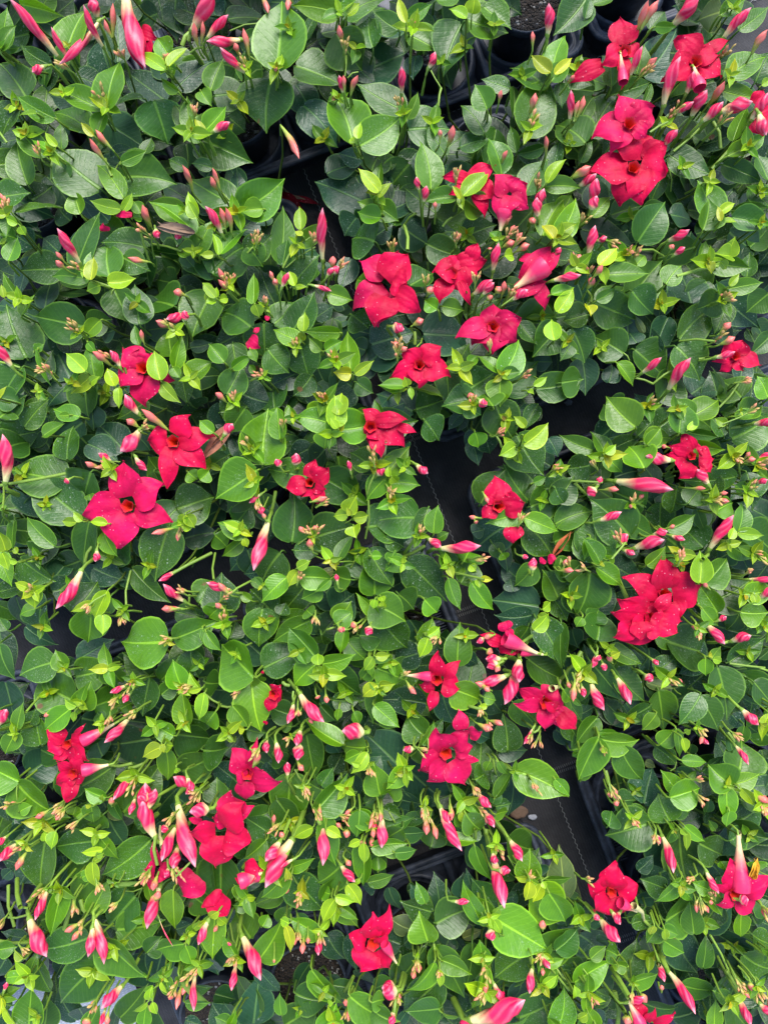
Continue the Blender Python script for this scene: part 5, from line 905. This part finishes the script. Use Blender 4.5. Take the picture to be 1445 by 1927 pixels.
for fi, (cx, cy, ps) in enumerate(flowers):
    R_ = max(math.hypot(p[2] - cx, p[3] - cy) for p in ps)
    z = stack(cx, cy, R_ * .75, R_ * .75, 0, .275, .012, .335)
    C = un(cx, cy, z); s = (CZ - z) / F
    P = nearest(C)
    mb = MB(); skew = rnd.choice((-1, 1))
    full = len(ps) >= 5
    dim = rnd.uniform(.85, 1.1); base = np.array(rnd.choice([RED, RED, RED, RED, ROSE]))
    if max(p[4] for p in ps) * s < .018 and not full: base = np.array(ROSE)
    small = R_ * s < .030
    for (bx, by, tx, ty, W) in ps:
        tip_z = z + rnd.uniform(-.006, .004); B = un(bx, by, z - .004 + rnd.uniform(-.001, .003)); T = un(tx, ty, tip_z)
        # carry the petal a little into the throat
        dcen = un(cx, cy, z - .006); k = .35 if math.hypot(bx - cx, by - cy) < 40 else 0
        B = B * (1 - k) + dcen * k
        v = rnd.uniform(.88, 1.1); c = base * v * dim
        petal(mb, B, T, W * s * 1.18, c, skew, rnd.uniform(0, 6.3), rnd.uniform(-.06, .10), rnd.uniform(.06, .24), rnd.uniform(.05, .13))
    fo = mb
    th = None
    if full and not small:
        rt = min(.0058, R_ * s * .13); th = MB(); prof = [(1.25, .0012), (1.0, -.001), (.82, -.006), (.6, -.014), (.35, -.024), (.05, -.030)]
        V = []; U = []
        for i, (a, dz_) in enumerate(prof):
            for j in range(20):
                an = 2 * math.pi * j / 20; rr = rt * a * (1 + .12 * math.cos(5 * an + fi)); V.append(C + np.array([rr * math.cos(an), rr * math.sin(an), dz_ + .0012])); U.append((j / 20, i / 5))
        th.add(V, grid_faces(6, 20, True), (1, 1, 1), np.array(U))
        for j in range(5):                       # the anther cone
            pass
    P.F.append((fo, th, C))
    for c in cells(cx, cy, R_ * .5, R_ * .5, 0): HM[c] = max(HM.get(c, 0), z)
for it in items:
    if it[0] == 'y': do_leaf(it)

def rosette(x, y, z, size, n, colour, a0=None):
    """a growing tip: opposite pairs of small pointed folded leaves, the youngest in the middle"""
    C = un(x, y, z); P = nearest(C); a0 = rnd.uniform(0, 3.14) if a0 is None else a0
    lean = np.array([C[0], C[1], 0]) * .25
    for i in range(n):
        pair = i // 2; a = a0 + math.pi * (i % 2) + pair * math.pi / 2 + rnd.uniform(-.25, .25)
        L = size * (1.0, .72, .45, .30)[min(pair, 3)] * rnd.uniform(.8, 1.15); el = (.15, .45, .9, 1.2)[min(pair, 3)] + rnd.uniform(-.15, .25)
        d = np.array([math.cos(a) * math.cos(el), math.sin(a) * math.cos(el), math.sin(el)]); d = d + lean * .6; d /= np.linalg.norm(d)
        B = C + np.array([0, 0, .0015 * pair]) + d * .0008; T = B + d * L
        c = leafcol(colour if pair == 0 else 'y'); c = c * (1, .95, .8, .8)[min(pair, 3)]
        if pair >= 2 and rnd.random() < .5: c = c * np.array([1.5, .85, .8])
        P.young.append(((B, T, L * rnd.uniform(.46, .64), rnd.uniform(-.25, .25), rnd.uniform(.18, .4), -.08 + rnd.uniform(-.06, .1), .02, .06, rnd.uniform(0, 6), 0), c, rnd.random() * .4))
    petiole(P, C, np.array([0, 0, 0.0]) + d * .1, .0011, (.16, .27, .03), .02); P.nodes.append(C)
fl_c = [(f[0], f[1]) for f in flowers]
def near_flower(x, y, d): return any(math.hypot(x - a, y - b) < d for a, b in fl_c)
seen = []
for it in items:
    if it[0] not in 'Cg': continue
    x, y = it[1], it[2]
    if rnd.random() > (.62 if it[0] == 'C' else .24): continue
    if near_flower(x, y, 62) or ingap(x, y) or any(math.hypot(x - a, y - b) < 46 for a, b in seen): continue
    seen.append((x, y)); z = min(HM.get((int(x // CELL), int(y // CELL)), .27), .31) + .006
    big = rnd.random() < .6
    rosette(x, y, max(z, .27), rnd.uniform(.016, .027) if big else rnd.uniform(.009, .015), rnd.choice((4, 5, 6)), 'g' if rnd.random() < .45 else 'y')
tries = 0
while tries < 900 and len(seen) < 225:
    tries += 1; x, y = rnd.uniform(0, PW), rnd.uniform(0, PH)
    if near_flower(x, y, 70) or ingap(x, y) or any(math.hypot(x - a, y - b) < 52 for a, b in seen): continue
    h0 = HM.get((int(x // CELL), int(y // CELL)), 0)
    if h0 < .2: continue
    seen.append((x, y)); rosette(x, y, min(h0, .30) + .008, rnd.uniform(.014, .023), rnd.choice((4, 5, 6)), rnd.choice('gy'))

# ------------------------------------------------------------------ buds, clusters, stalks
BT = np.array([0, .08, .18, .30, .42, .54, .66, .77, .87, .95, 1.0])
BR = np.array([.30, .42, .54, .68, .82, .96, 1.0, .82, .50, .20, .02])
BR2 = np.array([.30, .55, .80, .96, 1.0, .97, .88, .70, .45, .20, .02])
def bud(mb, B, T, r, style, n=12):
    a = T - B; L = np.linalg.norm(a); ad = a / L
    s = np.cross(np.array([.1, .2, 1.0]), ad); s /= np.linalg.norm(s) + 1e-9; t = np.cross(s, ad)
    bend = rnd.uniform(-.06, .06) * L; tw = rnd.uniform(2.4, 4.4) * rnd.choice((-1, 1)); prof = BR if L > 3.2 * r else BR2
    V = []; Cc = []; U = []
    hot = rnd.uniform(.85, 1.12)
    red = np.array([0.58, 0.002, 0.058]) * hot; pink = np.array([0.66, 0.05, 0.11]); cream = np.array([0.62, 0.58, 0.24]); white = np.array([0.75, 0.40, 0.42])
    tan = np.array([0.45, 0.25, 0.09]); grn = np.array([0.24, 0.31, 0.04])
    for i in range(len(BT)):
        q = BT[i]; c0 = B + a * q + s * bend * 4 * q * (1 - q)
        for j in range(n):
            an = 2 * math.pi * j / n + tw * q
            rr = r * prof[i] * (1 + .15 * math.cos(3 * (2 * math.pi * j / n)) * (q > .25))
            V.append(c0 + rr * (math.cos(an) * s + math.sin(an) * t)); U.append((j / n, q))
            ridge = .5 + .5 * math.cos(3 * (2 * math.pi * j / n) + .6); stripe = (j % 3 == 0)
            if style == 'R':
                m = min(1, max(0, (q - .15) / .26 + (-.14 if stripe else .03)))
                c = cream * (1 - m) + red * m
                c = c * (1 - .18 * ridge * (q > .4)) + pink * .18 * ridge * (q > .4)
                if stripe and .3 < q < .6: c = c * .65 + pink * .35
                if stripe and q >= .5: c = c * .86 + white * .14
                if q > .93: c = c * .45 + white * .55
            elif style == 'P':
                m = min(1, max(0, (q - .25) / .35)); c = grn * (1 - m) * 1.1 + (pink * .55 + tan * .45) * m
                if stripe: c = c * .7 + red * .3 * m + grn * .3 * (1 - m)
            else:
                m = min(1, max(0, (q - .1) / .6)); c = grn * (1 - m) + (tan * .75 + grn * .25) * m
                if style == 'Cp': c = c * .6 + pink * .4 * m + grn * .4 * (1 - m)
            Cc.append(c)
    mb.add(V, grid_faces(len(BT), n, True), np.clip(np.array(Cc), 0, 1), np.array(U))
SG = np.array([0.14, 0.23, 0.025])
def stalk(P, B, d, r, col, ln):
    """from the base of a bud back and down into the plant"""
    d = d / (np.linalg.norm(d) + 1e-9); c = np.array([P.x, P.y, 0]) - B; c[2] = 0; c = c / (np.linalg.norm(c) + 1e-6)
    p1 = B - d * ln * .35 - np.array([0, 0, ln * .1]); p2 = p1 - d * ln * .12 + c * ln * .10 + np.array([0, 0, -ln * .8]); p3 = p2 + c * ln * .3 + np.array([0, 0, -ln * 1.4])
    tube(P.stems, [B + d * r, p1, p2, p3], [r, r * .9, r * 1.1, r * 1.2], col, 6)
CX, CY = PW / 2, PH / 2
for it in items:
    k, bx, by, tx, ty, W = it
    if k == 'V' or (k == 'T' and W > 6.5 * K):       # the pale tube of a flower seen from the side
        z = stack((bx + tx) / 2, (by + ty) / 2, 12, 8, 0, .27, .006, .34); s = (CZ - z) / F
        A = un(bx, by, z + .002); B = un(tx, ty, z - .006); d = A - B; q_ = np.linspace(0, 1, 9)[:, None]; pts = B + d * q_
        r_ = W * s * .5 * np.array([.20, .24, .32, .44, .60, .78, .92, 1.0, .92]); mb = MB(); tube(mb, pts, r_, (1, 1, 1), 14)
        cols = []
        for i in range(9):
            for j in range(14):
                m_ = min(1, max(0, (i / 8 - .16) / .42 + (.12 if j % 3 == 0 else 0))); cols.append(np.array([.62, .52, .24]) * (1 - m_) + np.array([.62, .018, .085]) * m_)
        mb.c[-1] = np.array(cols); P = nearest(B); P.B.append(('flower_tube', mb, B)); stalk(P, B, d, .0013, SG * 1.3, .014); continue
    if k not in 'RPC': continue
    L = math.hypot(tx - bx, ty - by); cx, cy = (bx + tx) / 2, (by + ty) / 2; ang = math.atan2(ty - by, tx - bx)
    z = stack(cx, cy, L / 2, W / 2, ang, .275, .006 if k != 'C' else .005, .345)
    s = (CZ - z) / F
    # buds stand up: the ones that point away from the photo's centre point up, the others sideways
    out = ((cx - CX) * (tx - bx) + (cy - CY) * (ty - by)) / (math.hypot(cx - CX, cy - CY) * L + 1e-6)
    dz = L * s * (.35 + .45 * max(0, out)) * rnd.uniform(.6, 1.1) if k != 'R' or out > -.2 else L * s * .05
    B = un(bx, by, z - dz * .4); T = un(tx, ty, z + dz * .6)
    P = nearest(B)
    d = T - B; mb = MB()
    if k == 'R':
        bud(mb, B, T, W * s * .41, 'R', 18); stalk(P, B, d, max(.0011, W * s * .13), SG * rnd.uniform(.9, 1.5), rnd.uniform(.014, .022))
        # little green calyx
        dn = d / np.linalg.norm(d)
        P.B.append(('bud', mb, B)); tube(P.stems, [B - dn * .003, B + dn * .001, B + dn * .004], [.0012, W * s * .16 + .0006, W * s * .19], SG * 1.1, 7)
    elif k == 'P':
        bud(mb, B, T, W * s * .5, 'P', 9); P.B.append(('small_bud', mb, B)); stalk(P, B, d, .0011, SG * 1.2, .009)
    else:
        n = rnd.randint(6, 10); ln = np.linalg.norm(d); dn = d / ln; sd_ = np.cross(dn, [0, 0, 1.0]); sd_ /= np.linalg.norm(sd_) + 1e-9; up = np.cross(sd_, dn)
        for i in range(n):
            q = rnd.uniform(.0, .62); off = (rnd.uniform(-.5, .5) * sd_ + rnd.uniform(-.35, .45) * up) * W * s * (.5 + .7 * q)
            b0 = B + d * q + off * .6; e = dn * 1.0 + off / (W * s) * 1.3; e /= np.linalg.norm(e); l = rnd.uniform(.006, .0125)
            bud(mb, b0, b0 + e * l, rnd.uniform(.0011, .0019), 'C' if rnd.random() < .62 else 'Cp', 7)
            tube(mb, [B, (B + b0) / 2 + off * .1, b0 + e * .001], .0006, SG * 1.1, 4)
        P.B.append(('bud_cluster', mb, B)); stalk(P, B, d, .0012, SG, .010)
# traced stems
for it in items:
    if it[0] != 'T' or it[5] > 6.5 * K: continue
    k, bx, by, tx, ty, W = it
    cx, cy = (bx + tx) / 2, (by + ty) / 2
    za = max(HM.get((int(bx // CELL), int(by // CELL)), .24), .22); zb = max(HM.get((int(tx // CELL), int(ty // CELL)), .24), .22)
    A = un(bx, by, za + .003); B = un(tx, ty, zb + .003); mid = (A + B) / 2 + np.array([0, 0, .004]) + np.array([rnd.uniform(-1, 1), rnd.uniform(-1, 1), 0]) * .06 * np.linalg.norm(B - A)
    P = nearest((A + B) / 2); s = (CZ - za) / F
    r_ = max(.0009, min(.0060, W * s * .5 * .8))
    cream = W > 4 * K
    if cream: tube(P.stems, [B, mid, A], [.0014, r_ * .55, r_], [0.55, 0.50, 0.22], 10)
    else: tube(P.stems, [A, mid, B], [r_, r_ * .9, r_], SG * rnd.uniform(.9, 1.3), 7)

# withered flowers and dry leaves, as seen
WITH = [(350 + 30 * K, 764 + 14 * K, 350 + 11 * K, 764 + 36 * K, 7 * K, (0.30, 0.12, 0.07)), (700 + 123 * K, 764 + 102 * K, 700 + 136 * K, 764 + 86 * K, 3.2 * K, (0.42, 0.10, 0.035)),
        (132 * K, 382 + 20 * K, 106 * K, 382 + 15 * K, 6 * K, (0.22, 0.14, 0.09)), (1045 + 133 * K, 1527 + 45 * K, 1045 + 136 * K, 1527 + 31 * K, 7 * K, (0.62, 0.30, 0.02))]
for (bx, by, tx, ty, W, c) in WITH:
    z = stack((bx + tx) / 2, (by + ty) / 2, 20, 10, 0, .25, .004, .33); B = un(bx, by, z); T = un(tx, ty, z + .004); s = (CZ - z) / F
    mb = MB()
    for q in range(4):
        add_leaf(mb, B, T + np.array([rnd.uniform(-.003, .003), rnd.uniform(-.003, .003), q * .001]), W * s * rnd.uniform(.5, 1), rnd.uniform(-1.2, 1.2), .35, .1, .12, .1, rnd.uniform(0, 6), col=np.array(c) * rnd.uniform(.7, 1.1))
    P = nearest(B); P.B.append(('withered_flower', mb, B))

# ------------------------------------------------------------------ build the plants
def nwords(n, one, many):
    return {0: '', 1: 'one ' + one, 2: 'two ' + many, 3: 'three ' + many, 4: 'four ' + many, 5: 'five ' + many}.get(n, 'many ' + many)
pending = []
for P in plants:
    off = (P.x, P.y, PZ)
    # main stems from the soil up to the shoots
    cand = P.nodes[:] + [b[2] for b in P.B if b[0] != 'withered_flower']; rnd.shuffle(cand); nodes = []
    while cand and len(nodes) < 7:            # shoots spread over the whole plant
        best = cand[0] if not nodes else max(cand, key=lambda q: min(np.linalg.norm(q - n_) for n_ in nodes))
        nodes.append(best); cand = [q for q in cand if np.linalg.norm(q - best) > .02]
    cen = np.array([P.x, P.y, .092])
    for nd in nodes:
        h = nd - cen
        b0 = cen + np.array([rnd.uniform(-.008, .008), rnd.uniform(-.008, .008), 0])
        pts = [b0, b0 + np.array([h[0] * .2, h[1] * .2, h[2] * .16]), b0 + np.array([h[0] * .65, h[1] * .65, h[2] * .38]), nd - np.array([h[0] * .10, h[1] * .10, h[2] * .30]), nd - np.array([0, 0, .002])]
        tube(P.stems, pts, [.0022, .0019, .0016, .0013, .0010], SG * rnd.uniform(.4, .75), 6)
    mb = MB()
    for a, c, r_ in P.leaves: add_leaf(mb, *a, col=c, r=r_)
    mb.build('foliage', LEAF, P.root, off)
    mb = MB()
    for a, c, r_ in P.young: add_leaf(mb, *a, col=c, r=r_)
    o = mb.build('young_leaves', LEAF, P.root, off)
    P.stems.build('stem', STEM, P.root, off)
    for fo, th, C in P.F:
        f = fo.build('flower', PETAL, P.root, off)
        if th: th.build('throat', THROAT, f, (0, 0, 0) if False else off)
    for nm, mb, B in P.B:
        mb.build(nm, DRY if nm == 'withered_flower' else BUDM, P.root, off)
    nf = len(P.F); nb = sum(1 for b in P.B if b[0] == 'bud')
    px, py = proj((P.x, P.y, .25)); px = min(max(px, 0), PW); py = min(max(py, 0), PH)
    h, v = place_words(px, py)
    look = []
    if nf: look.append(nwords(nf, 'open red flower', 'open red flowers'))
    if nb: look.append(nwords(nb, 'bud' if nf else 'red bud', 'buds' if nf else 'red buds'))
    lk = ('plant, ' + ', '.join(look)) if look else 'leafy plant with no open flower'
    gap = min((math.hypot(px - x, py - y) for G_ in GAPS for x, y in G_), default=999)
    pending.append((P, lk, h, v, px, py, gap))
def unique(things, grp, cat):
    fam = {}
    for o, base, x, y in things: fam.setdefault(base, []).append((o, x, y))
    for base, L_ in fam.items():
        if len(L_) == 1: tag(L_[0][0], base, cat, grp); continue
        xs = [a[1] for a in L_]; ys = [a[2] for a in L_]; ax = 1 if max(xs) - min(xs) > max(ys) - min(ys) else 2
        L_.sort(key=lambda a: a[ax]); names = (['leftmost', 'middle', 'rightmost'] if ax == 1 else ['topmost', 'middle', 'bottommost'])
        for j, a in enumerate(L_): tag(a[0], base + ', ' + names[0 if j == 0 else 2 if j == len(L_) - 1 else 1] + ('' if j in (0, len(L_) - 1) or len(L_) < 4 else ' right' if ax == 1 and j > 1 else ' left' if ax == 1 else ' lower' if j > 1 else ' upper'), cat, grp)
unique([(p[0].root, '%s, %s, %s' % (p[1], p[2], p[3]), proj((p[0].x, p[0].y, .25))[0], proj((p[0].x, p[0].y, .25))[1]) for p in pending], 'potted red-flowered plants set close together in trays', 'plant')
unique(tray_things, 'black trays holding the potted plants', 'tray')

# ------------------------------------------------------------------ small things lying on the fabric
mb = MB()
for (bx, by, tx, ty, W) in ((525, 368, 575, 400, 26), (530, 385, 560, 405, 22), (535, 360, 545, 395, 20)):
    petal(mb, un(bx, by, .006), un(tx, ty, .004), W * (CZ / F), np.array([.20, .002, .012]), 1, rnd.uniform(0, 6), .08, .03, .1)
petal(mb, un(548, 372, .006), un(604, 386, .005), 13 * (CZ / F), np.array([.24, .004, .02]), -1, 1.0, .08, .02, .1)
tube(mb, [un(532, 352, .006), un(545, 368, .008), un(575, 378, .006)], [.001, .003, .004], [.30, .28, .16], 8)
tag(mb.build('fallen_flower', PETAL), 'dark red wilted flower fallen on the black fabric', 'flower')
def fleck(px, py, w_, col, name, lab, cat, z=.006, seed=1, thick=.0015):
    r2 = random.Random(seed); n = 14; V = []; c = un(px, py, z); s = CZ / F * w_ / 2
    ph = [r2.uniform(.75, 1.15) for _ in range(n)]
    for rr, dz in ((1.0, -thick), (.96, 0), (.6, thick * .6), (.02, thick * .4)):
        for j in range(n):
            a = 2 * math.pi * j / n; V.append(c + np.array([s * rr * ph[j] * math.cos(a), s * rr * ph[j] * .7 * math.sin(a), dz + rr * r2.uniform(-.0004, .0004)]))
    m = MB(); m.add(V, grid_faces(4, n, True), col); o = m.build(name, DRY); tag(o, lab, cat)
fleck(628, 299, 18, (.10, .11, .15), 'fallen_petal', 'small grey withered petal on black fabric near the top', 'petal', seed=2)
fleck(1069, 757, 17, (.09, .10, .12), 'fallen_petal', 'small grey scrap on the fabric right of the centre tray corner', 'petal', seed=3)
fleck(1003, 1538, 18, (.42, .44, .50), 'fallen_petal', 'pale bluish white scrap on fabric beside a round brown dry leaf', 'petal', seed=4)
fleck(977, 1530, 34, (.20, .13, .09), 'dry_leaf', 'round brown dry leaf lying by the corner of a lower tray', 'leaf', z=.012, seed=5)
mb = MB(); add_leaf(mb, un(1080, 1760, .06), un(1052, 1588, .015), .034, .5, .2, .05, .02, 0, 1, col=(.040, .060, .028), r=.2)
tag(mb.build('fallen_leaf', LEAF), 'long dull green leaf lying against the fabric gap at the lower right', 'leaf')
print('plants', len(plants), 'items', len(items))
